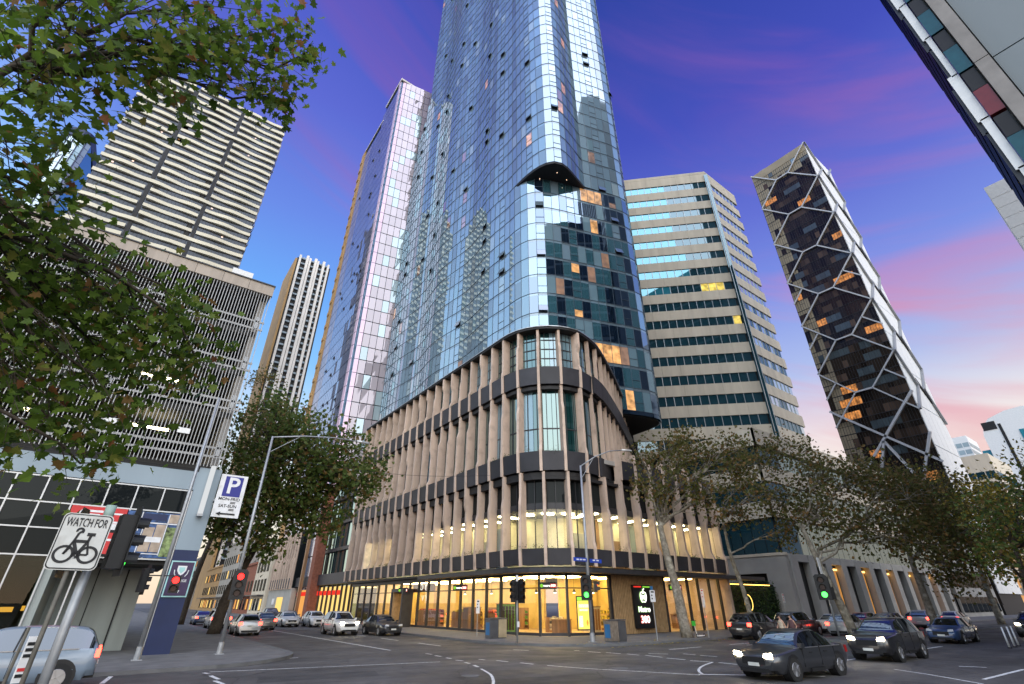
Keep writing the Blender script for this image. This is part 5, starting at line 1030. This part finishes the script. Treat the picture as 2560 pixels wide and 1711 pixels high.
def head(parent, pos, yaw, lit, n=3, board=True, lens=.1, name='signal_head'):
    """a signal head facing direction yaw (degrees from +X); lit = index from the top"""
    f = Vector((math.cos(R(yaw)), math.sin(R(yaw)), 0)); s = Vector((-f.y, f.x, 0)); c = Vector(pos); pitch = lens*2.5; H = pitch*n
    hd = MB().obox(c-f*.11, s*lens*1.35, f*.11, (0,0,H/2)).obj(name, 'sig_black', parent)
    if board: MB().slab2([(-lens*2.2,-H/2-.1),(lens*2.2,-H/2-.1),(lens*2.2,H/2+.02),(lens*1.5,H/2+.14),(-lens*1.5,H/2+.14),(-lens*2.2,H/2+.02)], c-f*.02, s, (0,0,1), .012).obj('target_board', 'sig_black', hd)
    for i in range(n):
        q = c+Vector((0,0,H/2-pitch*(i+.5)))
        mt = 'lens_off'
        if i == lit: mt = 'sig_red' if i == 0 else 'sig_green' if (i == n-1) else 'lens_off'
        MB().cyl(q+f*.001, q+f*.03, lens, lens*.9, 14).obj('lens', mt, hd)
        v = MB(); k = 12; a0, a1 = -20, 200
        for j in range(k):
            t0, t1 = R(a0+(a1-a0)*j/k), R(a0+(a1-a0)*(j+1)/k); P = lambda t, rr, o: q+s*math.cos(t)*rr+Vector((0,0,math.sin(t)*rr))+f*o
            v.add([P(t0,lens*1.15,0),P(t1,lens*1.15,0),P(t1,lens*1.12,.22-.05*abs(math.cos(t1))),P(t0,lens*1.12,.22-.05*abs(math.cos(t0)))], [(0,1,2,3)])
        v.obj('visor', 'sig_black', hd)
    return hd
# near corner: thick post with a side-facing signal, the bicycle sign on its thin post
sg = root('traffic_signal', (-.41,10.3,.13), 'near signal post with green cap and black visors right of the bicycle sign', 'traffic signal')
MB().cyl((-.41,10.3,.13),(-.41,10.3,3.56), .062, n=14).obj('post', 'galv', sg, True); MB().cyl((-.41,10.3,3.45),(-.41,10.3,3.68), .07, n=14).obj('cap', 'cap_green', sg, True)
head(sg, (-.02,10.35,3.16), 12, 2, 3, True, .105); head(sg, (-.72,10.4,3.1), 168, None, 3, True, .1)
MB().bar((-.41,10.3,3.3),(-.2,10.33,3.3), .04).obj('bracket', 'sig_black', sg); MB().bar((-.41,10.3,2.95),(-.2,10.33,2.95), .04).obj('bracket', 'sig_black', sg); MB().bar((-.41,10.3,3.25),(-.66,10.38,3.25), .04).obj('bracket', 'sig_black', sg)
bs = root('bicycle_sign', (-.62,10.05,.13), 'white WATCH FOR bicycle warning sign on a thin post near the camera', 'sign')
MB().cyl((-.62,10.05,.13),(-.62,10.05,3.42), .03, n=10).obj('post', 'post_dark', bs, True)
def rrect(w, h, r, n=5):
    return [(sx*(w/2-r)+r*math.cos(R(a+90*k/n)), sy*(h/2-r)+r*math.sin(R(a+90*k/n))) for sx, sy, a in ((1,1,0),(-1,1,90),(-1,-1,180),(1,-1,270)) for k in range(n+1)]
SC = Vector((-.605,10.0,3.105)); YU = Vector((1,.10,0)).normalized(); ZU = Vector((0,0,1))
pm('sign_grey', (.56,.56,.53), .45, var=.12, scale=5, dirt=((.40,.39,.36), 4.5))
MB().slab2(rrect(.60,.775,.07), SC+Vector((0,.006,0)), YU, ZU, .006).obj('board', 'sign_grey', bs); MB().slab2(rrect(.575,.75,.062), SC-Vector((0,.002,0)), YU, ZU, .003).obj('border', 'letter_black', bs); MB().slab2(rrect(.545,.72,.052), SC-Vector((0,.006,0)), YU, ZU, .003).obj('face', 'sign_grey', bs)
FS = SC-Vector((0,.0105,0))
put_text('WATCH FOR', .165, 'letter_black', bs, FS+ZU*.255, YU, ZU, .50)
bk = MB()
def sp(x, y): return FS+YU*x+ZU*y
def ringm(cx, cy, r, w=.022, n=26):
    o = [(cx+r*math.cos(6.2832*i/n), cy+r*math.sin(6.2832*i/n)) for i in range(n+1)]
    for a, b in zip(o, o[1:]): bk.bar(sp(*a), sp(*b), .006, w, up=ZU)
def ln(x0, y0, x1, y1, w=.024): 
    d = Vector((x1-x0,y1-y0)).normalized(); p = Vector((-d.y,d.x))*w/2
    bk.slab2([(x0+p.x,y0+p.y),(x0-p.x,y0-p.y),(x1-p.x,y1-p.y),(x1+p.x,y1+p.y)], FS, YU, ZU, .004)
def ring2(cx, cy, r, w=.024, n=24, a0=0, a1=360):
    for i in range(n):
        t0, t1 = R(a0+(a1-a0)*i/n), R(a0+(a1-a0)*(i+1)/n)
        bk.slab2([(cx+(r-w/2)*math.cos(t0),cy+(r-w/2)*math.sin(t0)),(cx+(r+w/2)*math.cos(t0),cy+(r+w/2)*math.sin(t0)),(cx+(r+w/2)*math.cos(t1),cy+(r+w/2)*math.sin(t1)),(cx+(r-w/2)*math.cos(t1),cy+(r-w/2)*math.sin(t1))], FS, YU, ZU, .004)
ring2(-.14,-.18,.105,.034); ring2(.14,-.18,.105,.034)
for a in ((-.14,-.18,-.075,.0,.03),(-.075,.0,-.05,.11,.03),(-.075,.0,.09,.0,.042),(.09,.0,.10,.09,.034),(-.07,-.01,.01,-.18,.042),(.01,-.18,.09,.0,.036),(.01,-.18,.14,-.18,.026),(.09,.0,.14,-.18,.026),(.05,.10,.15,.10,.044),(-.05,.11,-.015,.14,.03),(-.14,-.18,-.10,-.10,.03)): ln(*a)
ring2(-.045,.14,.036,.03,12,-40,200); ring2(.01,-.18,.034,.04,12)
for zz in (-.22,.22): MB().cyl(FS+ZU*zz+Vector((-.01,-.002,0)), FS+ZU*zz+Vector((-.01,-.008,0)), .011, n=8).obj('bolt', 'galv', bs)
bk.obj('bicycle_symbol', 'letter_black', bs)
ss = root('slim_notice', (-.70,10.2,.13), 'narrow white notice board low on a leaning post at the lower left corner', 'sign')
MB().cyl((-.86,10.3,.13),(-.80,10.3,2.0), .02, n=8).obj('post', 'post_dark', ss); MB().obox((-.70,10.28,1.62), (.055,.02,0), (-.003,.006,0), (0,0,.27)).obj('board', 'sign_white', ss)
for z in (1.8,1.73,1.66,1.5,1.43): MB().obox((-.70,10.268,z), (.038,.014,0), (-.001,.002,0), (0,0,.02)).obj('text_block', 'letter_black' if z != 1.5 else 'poster_red', ss)
# far left corner: grey pole with two heads, lamp post with the red signal
pl = lamp(1.65,29.3,12.2,90,0,'tall plain grey pole in front of the car park corner',.1); 
s2 = root('traffic_signal', (1.65,29.2,2.4), 'paired signals on the grey pole by the car park, green aspect and red walking figure', 'traffic signal')
head(s2, (1.05,29.2,3.2), 14, 2, 3, True, .13); hp = head(s2, (2.2,29.2,3.05), -100, 0, 2, False, .14); MB().bar((1.1,29.25,3.4),(2.15,29.25,3.4), .05).obj('cross_arm', 'sig_black', s2)
lamp(4.95,30.3,10.9,5,5.2,'tall lamp post with long arm over the left street, red signal on it',.1,.8)
s3 = root('traffic_signal', (4.95,30,2.7), 'glowing red signal on the lamp post at the left street corner', 'traffic signal')
head(s3, (5.02,29.95,3.1), -100, 0, 3, True, .15); MB().bar((4.95,30.3,3.3),(5.0,30.08,3.3), .06).obj('bracket', 'sig_black', s3); MB().bar((4.95,30.3,2.9),(5.0,30.08,2.9), .06).obj('bracket', 'sig_black', s3)
# podium corner
s4 = root('traffic_signal', (20.45,27,.13), 'short signal post with two black heads at the podium corner', 'traffic signal')
MB().cyl((20.45,27,.13),(20.45,27,3.5), .055, n=12).obj('post', 'galv', s4, True); MB().cyl((20.45,27,3.5),(20.45,27,3.85), .07, n=12).obj('cap', 'sign_white', s4); head(s4, (20.15,27.0,2.95), 175, None, 3, True, .14); head(s4, (20.75,26.9,2.95), -75, None, 3, True, .15); MB().box(20.38,20.52,26.86,26.94,1.0,1.3).obj('push_button', 'sign_white', s4)
lamp(25.1,25.3,11.2,-20,3.6,'tall lamp post with raked arm in front of the shop entrance',.12,1.5)
s5 = root('traffic_signal', (25.1,25.1,2.4), 'green signal and red walking signal on the lamp post before the shop entrance', 'traffic signal')
head(s5, (24.55,25.0,3.15), -150, 2, 3, True, .16); head(s5, (25.75,25.2,3.25), -35, 0, 2, False, .13); MB().bar((24.5,25.1,3.5),(25.7,25.1,3.5), .05).obj('cross_arm', 'sig_black', s5)
sn = root('street_name_sign', (25.1,25.2,4.6), 'blue street name blades high on the lamp post before the shop', 'sign')
MB().box(23.75,24.95,25.16,25.2,4.72,4.95).obj('blade', 'street_blue', sn); MB().box(25.25,26.35,25.16,25.2,4.68,4.91).obj('blade', 'street_blue', sn)
for x in (24.0,24.3,24.6,25.5,25.85): MB().box(x,x+.22,25.15,25.159,4.79,4.87).obj('text_block', 'sign_white', sn)
s6 = root('traffic_signal', (42.3,18.0,.16), 'green signal with white plate on the median at the right', 'traffic signal')
MB().cyl((42.3,18.0,.16),(42.3,18,4.4), .07, n=12).obj('post', 'galv', s6, True); MB().box(42.0,42.35,17.9,17.94,4.2,5.3).obj('plate', 'sign_white', s6); head(s6, (41.5,17.85,3.3), -160, 2, 3, True, .19); head(s6, (43.0,18.2,3.3), 20, None, 3, True, .19); MB().bar((41.6,18,3.7),(42.9,18,3.7), .06).obj('cross_arm', 'sig_black', s6)
def small_sign(x, y, z0, z1, w, mt, label):
    t = root('parking_plate', (x,y,.13), label, 'sign', 'kerbside parking signs'); MB().cyl((x,y,.13),(x,y,z1+.05), .03, n=8).obj('post', 'galv', t); MB().box(x-w/2,x+w/2,y-.05,y-.03,z0,z1).obj('plate', 'sign_white', t)
    for k in range(3): MB().box(x-w*.32,x-w*.05 if k else x+w*.3,y-.056,y-.051,z1-.14-k*.2,z1-.06-k*.2).obj('text_block', mt, t)
    return t
a_ = small_sign(29.5,23.75,2.35,3.05,.5,'letter_black','white parking plate with blue top on the post before the tall sign'); MB().box(29.35,29.6,23.7,23.72,3.08,3.3).obj('top_plate', 'bin_blue', a_)
small_sign(35.0,23.6,2.0,3.2,.32,'poster_red','narrow white and red parking plate right of the forked tree'); small_sign(22.4,34.5,1.6,2.5,.3,'letter_black','slim white plate on the left kerb before the shop portal'); small_sign(47,23.7,2.3,3.0,.32,'poster_red','narrow parking plate further right by the lane')
# bins
def binset(x, y, label, cols):
    t = root('litter_bin', (x,y,.13), label, 'bin', 'litter bins on the footpath')
    for i, (mt, side) in enumerate(cols):
        xx = x+i*.72; b = MB().box(xx,xx+.68,y,y+.62,.2,1.28).obj('cabinet', mt, t)
        for k in range(5): MB().box(xx+.03+k*.128,xx+.135+k*.128,y-.018,y-.002,.26,1.2).obj('slat', mt, b)
        MB().box(xx-.01,xx-.004,y+.08,y+.54,.35,1.1).obj('side_panel', side, b); MB().box(xx+.685,xx+.691,y+.08,y+.54,.35,1.1).obj('side_panel', side, b)
        MB().prism([(xx-.03,y-.03),(xx+.71,y-.03),(xx+.71,y+.65),(xx-.03,y+.65)], 1.3, 1.36).obj('lid', 'bin_grey', b)
        MB().box(xx+.02,xx+.66,y+.02,y+.6,.13,.2).obj('plinth', 'bin_grey', b)
    return t
binset(25.9,24.4,'pair of grey timber litter bins with blue recycling panels left of the batten wall',[('bin_wood','bin_blue'),('bin_grey','bin_blue')])
binset(21.6,31.6,'dark and tan litter bins on the left footpath before the shop window',[('bin_grey','bin_blue'),('bin_tan','bin_grey')])
# share scooter against the forked tree
sk = root('scooter', (34.7,24.2,.13), 'white and green share scooter leaning by the forked tree', 'scooter')
MB().box(34.5,35.3,24.12,24.26,.2,.26).obj('deck', 'sign_white', sk); MB().tube([(34.55,24.2,.24),(34.42,24.2,.5),(34.3,24.2,1.15)], .028, 8).obj('stem', 'sign_white', sk); MB().tube([(34.3,23.98,1.17),(34.3,24.42,1.17)], .018, 6).obj('handlebar', 'sig_black', sk); MB().box(34.24,34.36,24.08,24.32,.85,1.15).obj('basket', 'scoot_green', sk)
for x in (34.5,35.35): 
    w = MB().tube([(x+.105*math.cos(R(a)),24.19,.235+.105*math.sin(R(a))) for a in range(0,361,30)], .025, 6).obj('wheel', 'sig_black', sk)
# white bollards at the right kerb
for i, (x, y) in enumerate(((42.4,9.0),(43.6,9.0),(44.8,9.05))):
    b = root('bollard', (x,y,.0), 'slim white flexible bollard at the near right kerb, %s of three' % ('nearest','middle','farthest')[i], 'bollard', 'white bollards at the near kerb'); MB().cyl((x,y,.004),(x,y,1.05), .05, .04, 10).obj('post', 'sign_white', b, True); MB().cyl((x,y,.004),(x,y,.06), .11, .09, 10).obj('foot', 'sig_black', b)
# overhead wire across the left street
wq = [(4.95,30.3,9.6)]; MB().tube([Vector((4.95,30.3,9.7)).lerp(Vector((24.4,36,12.4)), k/10)+Vector((0,0,-.5*math.sin(math.pi*k/10))) for k in range(11)], .012, 4).obj('overhead_wire', 'sig_black'); o = bpy.data.objects['overhead_wire']; tag(o, 'thin overhead wire from the lamp post to the podium', 'wire')
# ================================================================== cars
rnd = random.Random(71)
pm('tyre', (.015,.015,.015), .8); pm('rim', (.35,.35,.36), .35, .8); rglass('car_glass', (.008,.009,.01), (.6,.65,.7), .14); pm('car_trim', (.012,.012,.013), .5); pm('plate', (.6,.6,.55), .5); pm('lamp_clear', (.55,.57,.6), .15, spec=.8); pm('lamp_red', (.25,.012,.012), .25)
emit('head_on', (1,.86,.6), 25); emit('tail_on', (1,.05,.03), 7)
for nm, c in (('white',(.62,.62,.61)),('black',(.012,.012,.014)),('charcoal',(.035,.037,.042)),('silver',(.38,.39,.40)),('blue',(.03,.06,.14)),('grey',(.12,.125,.13)),('red',(.25,.02,.02)),('pale',(.17,.22,.28))):
    pm('car_'+nm, c, .28, .35 if nm in ('silver','grey','charcoal') else 0, var=.04, spec=.6, coat=.7)
PRO = {  # x, z top, half width, cabin?
 'sedan': [(2.32,.58,.62),(2.25,.70,.76),(1.95,.80,.86),(1.4,.88,.89),(.95,.95,.90),(.62,1.17,.90),(.22,1.40,.90),(-.3,1.455,.90),(-.85,1.42,.90),(-1.3,1.22,.90),(-1.62,1.04,.89),(-2.0,1.02,.87),(-2.25,.98,.82),(-2.34,.70,.74)],
 'hatch': [(2.1,.60,.62),(2.02,.74,.76),(1.75,.86,.85),(1.3,.94,.88),(.95,1.0,.88),(.62,1.24,.88),(.2,1.46,.88),(-.4,1.52,.88),(-1.1,1.50,.88),(-1.55,1.42,.87),(-1.85,1.12,.86),(-2.0,.95,.82),(-2.06,.66,.76)],
 'suv': [(2.32,.68,.66),(2.24,.88,.80),(1.9,1.0,.90),(1.4,1.06,.93),(1.0,1.12,.93),(.65,1.38,.93),(.25,1.62,.93),(-.4,1.69,.93),(-1.3,1.67,.93),(-1.9,1.58,.92),(-2.15,1.25,.91),(-2.28,1.02,.86),(-2.33,.68,.80)],
 'van': [(2.45,.75,.70),(2.36,1.0,.84),(2.1,1.12,.93),(1.8,1.22,.95),(1.4,1.62,.96),(1.05,1.95,.96),(.4,2.05,.96),(-1.0,2.06,.96),(-2.1,2.03,.96),(-2.38,1.95,.95),(-2.45,1.2,.94),(-2.48,.7,.90)]}
def car(kind, col, x, y, hd, label, lights=(0,0), group=None, z=.0):
    """hd: heading in degrees from +X; lights: (head on, tail on)"""
    t = root('car' if kind != 'van' else 'van', (x,y,z), label, 'car' if kind != 'van' else 'van', group); t.rotation_euler = (0,0,R(hd))
    P = PRO[kind]; zb = .22 if kind in ('sedan','hatch') else .28; belt = {'sedan':.93,'hatch':.97,'suv':1.08,'van':1.18}[kind]
    Q = [(Vector((a,b,c))) for a,b,c in P]; Q = smoothpath(Q, .11); rings = []; N = 9
    for q in Q:
        xx, zt, w = q; cab = zt > belt+.1; be = min(belt, zt-.05); wr = w-(.1+.2*min(1,max(0,(zt-belt)/.45))) if cab else w-.06
        zl = zb+(.10 if abs(xx) > 2.1 else 0)
        half = [(0,zl),(w-.10,zl),(w-.015,zl+.13),(w+.012,.56),(w-.01,be-.03),(w-.03,be),(wr+.02,max(be+.01,zt-.055)),(wr-.09,zt-.012),(0,zt)]
        rings.append([(xx,yy,zz) for yy,zz in half]+[(xx,-yy,zz) for yy,zz in half[-2:0:-1]])
    body = MB(); win = MB(); n = len(rings[0])
    for i in range(len(rings)-1):
        zt0, zt1 = Q[i].y, Q[i+1].y; xm = (Q[i].x+Q[i+1].x)/2; zt = (zt0+zt1)/2; slope = (zt1-zt0)/max(.01,abs(Q[i].x-Q[i+1].x))
        for j in range(n):
            k = (j+1) % n; f = [rings[i][j],rings[i][k],rings[i+1][k],rings[i+1][j]]; side = j in (5,10); top = j in (6,7,8,9)
            g = False
            if zt > belt+.06:
                if side: g = zt > belt+.22 and (kind != 'van' or xm > .3)
                elif j in (7,8): g = abs(slope) > .42 and (kind != 'van' or slope > 0)
            (win if g else body).add(f[::-1], [(0,1,2,3)])
    body.add(rings[0], [tuple(range(n))]); body.add(rings[-1], [tuple(reversed(range(n)))])
    b = lobj(body.weld(), 'body', 'car_'+col, t, True); w_ = lobj(win.weld(), 'windows', 'car_glass', t, True)
    for o_ in (b, w_): o_.data.set_sharp_from_angle(angle=R(38))
    L0, L1 = P[0][0], P[-1][0]; W = max(p[2] for p in P)
    for s in (1,-1):
        pil = MB(); pil.bar((-.32,s*(W-.005),belt-.02),(-.36,s*(W-.25),P[7][1]-.05), .03, .09); lobj(pil, 'pillar', 'car_trim', t)
        lobj(MB().box(.72,.9,s*(W+.02)-.08,s*(W+.02)+.08,belt,belt+.13), 'mirror', 'car_'+col, t)
        lobj(MB().box(L0-1.9,L1+1.9,s*(W-.01)-.02,s*(W-.01)+.02,zb,zb+.1), 'sill', 'car_trim', t)
        for dx in (.78,-.34,-1.28): lobj(MB().box(dx-.006,dx+.006,s*(W+.004)-.012,s*(W+.004)+.012,zb+.16,belt-.03), 'door_seam', 'car_trim', t)
        lobj(MB().box(L1+.55,L0-1.1,s*(W-.012)-.012,s*(W-.012)+.012,belt-.012,belt+.012), 'window_trim', 'rim', t)
        for k, dx in enumerate((0.0,-.95)): lobj(MB().box(.18+dx,.36+dx,s*(W+.008)-.012,s*(W+.008)+.012,belt-.16,belt-.13), 'door_handle', 'car_trim', t)
        for xx in (L0-.92, L1+.86):
            wr = .335 if kind in ('sedan','hatch') else .37
            lobj(MB().cyl((xx,s*(W-.3),wr+.03),(xx,s*(W+.004),wr+.03), wr+.07, n=22), 'wheel_arch', 'car_trim', t)
            wh = lobj(MB().cyl((xx,s*(W-.22),wr),(xx,s*(W+.012),wr), wr, n=22), 'wheel', 'tyre', t)
            rim = MB().cyl((xx,s*(W+.004),wr),(xx,s*(W+.02),wr), wr*.64, wr*.6, 18)
            for a in range(5): rim.bar((xx,s*(W+.024),wr),(xx+wr*.6*math.cos(a*1.2566),s*(W+.024),wr+wr*.6*math.sin(a*1.2566)), .05, .02)
            lobj(rim, 'rim', 'rim', wh)
        hz = belt-.26; hw = P[1][2]
        lobj(MB().slab2([(0,0),(.32,.03),(.30,.15),(.04,.12)], (L0-.04, s*(hw-.36) if s > 0 else -hw+.04, hz), (0,1,0), (0,0,1), .05) if s > 0 else MB().slab2([(0,.03),(.32,0),(.28,.12),(.02,.15)], (L0-.04, -hw+.04, hz), (0,1,0), (0,0,1), .05), 'headlight', 'head_on' if lights[0] else 'lamp_clear', t)
        tw_ = P[-2][2]
        lobj(MB().box(L1-.005,L1+.12,s*(tw_-.1)-.13,s*(tw_-.1)+.13,belt-.24,belt-.02) if kind != 'van' else MB().box(L1-.01,L1+.08,s*(tw_+.0)-.1,s*(tw_+.0)+.1,1.0,1.5), 'taillight', 'tail_on' if lights[1] else 'lamp_red', t)
    lobj(MB().box(L0-.12,L0+.015,-.42,.42,belt-.46,belt-.25), 'grille', 'car_trim', t); lobj(MB().box(L0-.1,L0+.03,-.2,.2,.42,.52), 'number_plate', 'plate', t); lobj(MB().box(L1-.03,L1+.1,-.2,.2,.62,.72), 'number_plate', 'plate', t)
    lobj(MB().box(L1-.02,L1+.25,-.6,.6,zb+.02,zb+.16), 'rear_bumper', 'car_trim', t); lobj(MB().box(L0-.25,L0+.01,-.55,.55,zb+.02,zb+.14), 'front_bumper', 'car_trim', t)
    return t
# moving traffic, shown standing
car('suv','pale',-2.1,22.4,180,'slate blue off-road car passing behind the bicycle sign with tail lights lit',(0,1))
car('sedan','charcoal',20.6,10.6,176,'dark sedan with bright headlights turning in the right foreground',(1,0))
car('suv','black',30.2,10.8,180,'black off-road car with headlights on behind the dark sedan',(1,0))
# queue and parked cars up the left street
car('suv','white',16.0,45.6,-90,'white off-road car coming down the left street with a headlight on',(1,0)); car('sedan','charcoal',18.6,43,-90,'dark sedan parked at the left street kerb before the shop',(0,0))
car('hatch','silver',9.6,50,90,'silver hatchback with red tail lights waiting in the left street',(0,1)); car('suv','white',9.4,63,90,'white car ahead of the silver hatchback in the left street',(0,1)); car('sedan','white',16.4,64,-90,'white sedan farther up the left street',(0,0)); car('hatch','white',18.8,62,-90,'white hatchback parked at the kerb far up the left street',(0,0))
car('sedan','grey',18.7,72,-90,'grey sedan parked beyond the white hatchback',(0,0)); car('sedan','blue',9.5,76,90,'blue sedan far up the left street',(0,1)); car('hatch','grey',12.6,58,90,'grey hatchback in the inner lane of the left street',(0,1)); car('suv','black',18.7,82,-90,'black car parked farthest up the left street',(0,0))
# parked and queued cars along the right-hand street
car('suv','black',38.6,21.9,0,'black off-road car parked by the lane with red tail lights',(0,1)); car('suv','charcoal',45,22,0,'charcoal off-road car parked in front of the stone columns',(0,0)); car('hatch','silver',48.3,19.6,0,'silver hatchback with red tail lights near the green signal',(0,1)); car('sedan','white',52,22,0,'white sedan parked under the office podium',(0,0))
car('sedan','grey',57,19.8,0,'grey sedan queued beyond the silver hatchback',(0,1)); car('hatch','red',58.6,22,0,'red hatchback parked under the office podium',(0,1)); car('sedan','black',65,22,0,'black sedan parked under the office podium',(0,1)); car('suv','silver',67,19.7,0,'silver off-road car queued far along the street',(0,1)); car('sedan','charcoal',72,22,0,'charcoal sedan parked far along the street',(0,1)); car('hatch','white',76,19.7,0,'white hatchback queued farthest along the street',(0,1))
car('sedan','blue',46,12.4,180,'blue sedan in the near lane at the right edge',(0,0)); car('suv','grey',58,10.2,180,'grey off-road car in the near lane far right',(1,0))
# ================================================================== people
pm('skin', (.42,.24,.16), .55, var=.05); pm('hair_m', (.02,.014,.01), .6); pm('dress_m', (.46,.38,.28), .8, var=.2, scale=12); pm('shorts_m', (.36,.12,.07), .8); pm('shirt_m', (.10,.05,.05), .8); pm('shoe_m', (.05,.04,.04), .6)
def skinned(name, verts, edges, rad, mat, parent, sub=2):
    me = bpy.data.meshes.new(name); me.from_pydata(verts, edges, []); o = bpy.data.objects.new(name, me); C.objects.link(o)
    o.modifiers.new('Skin', 'SKIN'); me.skin_vertices[0].data
    for i, v in enumerate(me.skin_vertices[0].data): v.radius = rad[i]; v.use_root = (i == 0)
    sb = o.modifiers.new('Subdivision', 'SUBSURF'); sb.levels = sub; sb.render_levels = sub
    dg = bpy.context.evaluated_depsgraph_get(); me2 = bpy.data.meshes.new_from_object(o.evaluated_get(dg)); bpy.data.objects.remove(o); me2.materials.clear(); me2.materials.append(M[mat]); me2.polygons.foreach_set('use_smooth', [True]*len(me2.polygons))
    ob = bpy.data.objects.new(name, me2); C.objects.link(ob); ob.parent = parent; return ob
def person(x, y, rz, label, dress, stride, h=1.66, z=0.0):
    t = root('person', (x,y,z), label, 'person'); t.rotation_euler = (0,0,R(rz)); s = stride
    V = [(0,0,.92),(0,0,1.1),(0,0,1.28),(0,0,1.40),(.01,0,1.47),(.02,0,1.56),(.02,0,1.63),            # pelvis..head
         (0,.10,.88),(.09*s,.10,.50),(.04*s-.10*max(0,s-1),.10,.10),(.04*s+.12,.10,.05),           # leg a
         (0,-.10,.88),(-.06*s,-.10,.50),(-.30*s,-.10,.13),(-.30*s+.12,-.10,.06),                     # leg b
         (0,.17,1.36),(-.10*s,.22,1.10),(.06*s,.22,.86),(.09*s,.215,.78),                              # arm
         (0,-.17,1.36),(.10*s,-.22,1.10),(.28*s,-.20,.92),(.34*s,-.19,.86)]
    E = [(0,1),(1,2),(2,3),(3,4),(4,5),(5,6),(0,7),(7,8),(8,9),(9,10),(0,11),(11,12),(12,13),(13,14),(3,15),(15,16),(16,17),(17,18),(3,19),(19,20),(20,21),(21,22)]
    r = [(.14,.12),(.12,.10),(.145,.105),(.12,.085),(.05,.05),(.078,.092),(.07,.085),(.085,.085),(.058,.058),(.038,.038),(.03,.035),(.085,.085),(.058,.058),(.038,.038),(.03,.035),(.05,.05),(.038,.038),(.028,.028),(.032,.02),(.05,.05),(.038,.038),(.028,.028),(.032,.02)]
    skinned('body', V, E, r, 'skin', t)
    hm = MB(); hm.tube([(-.02,0,1.50),(-.025,0,1.58),(-.01,0,1.66),(.0,0,1.70)], [.075,.098,.088,.03], 12); lobj(hm, 'hair', 'hair_m', t, True)
    lobj(MB().tube([(.10,0,1.575),(.125,0,1.555)], [.012,.016], 6), 'nose', 'skin', t)
    cl = MB(); ring = []
    prof = [(1.42,.15,.10),(1.30,.19,.125),(1.12,.155,.115),(.95,.185,.145),(.7,.22,.2),(.42,.25,.24)] if dress else [(1.43,.15,.10),(1.32,.205,.13),(1.12,.18,.125),(.94,.185,.14),(.90,.185,.14)]
    n = 16; k0 = len(cl.v)
    for zz, a, b in prof:
        for j in range(n):
            th = 2*math.pi*j/n; fl = 1+.05*math.sin(5*th)*(1 if zz < .8 else 0); cl.v.append((b*fl*math.cos(th)+.01, a*fl*math.sin(th), zz))
    for i in range(len(prof)-1):
        for j in range(n): cl.f.append((i*n+j,i*n+(j+1)%n,(i+1)*n+(j+1)%n,(i+1)*n+j)[::-1]); cl.m.append(0)
    lobj(cl, 'dress' if dress else 'shirt', 'dress_m' if dress else 'shirt_m', t, True)
    if not dress:
        sh = MB()
        for sgn, kx in ((1,.09*s),(-1,-.06*s)): sh.tube([(0,sgn*.09,.95),(kx*.5,sgn*.1,.72),(kx*.9,sgn*.1,.52)], [.12,.11,.105], 12)
        lobj(sh, 'shorts', 'shorts_m', t, True)
    for sgn, fx, fz in ((1,.04*s-.10*max(0,s-1),.02),(-1,-.30*s,.03)): lobj(MB().tube([(fx-.07,sgn*.10,fz+.03),(fx+.05,sgn*.10,fz+.03),(fx+.17,sgn*.10,fz+.02)], [.035,.045,.03], 8), 'shoe', 'shoe_m', t, True)
    return t
person(31.2,16.2,150,'person in a pale beige dress walking across the right-hand street',True,.9); person(32.6,16.3,160,'person in dark shirt and rust shorts walking behind the beige dress',False,1.0)
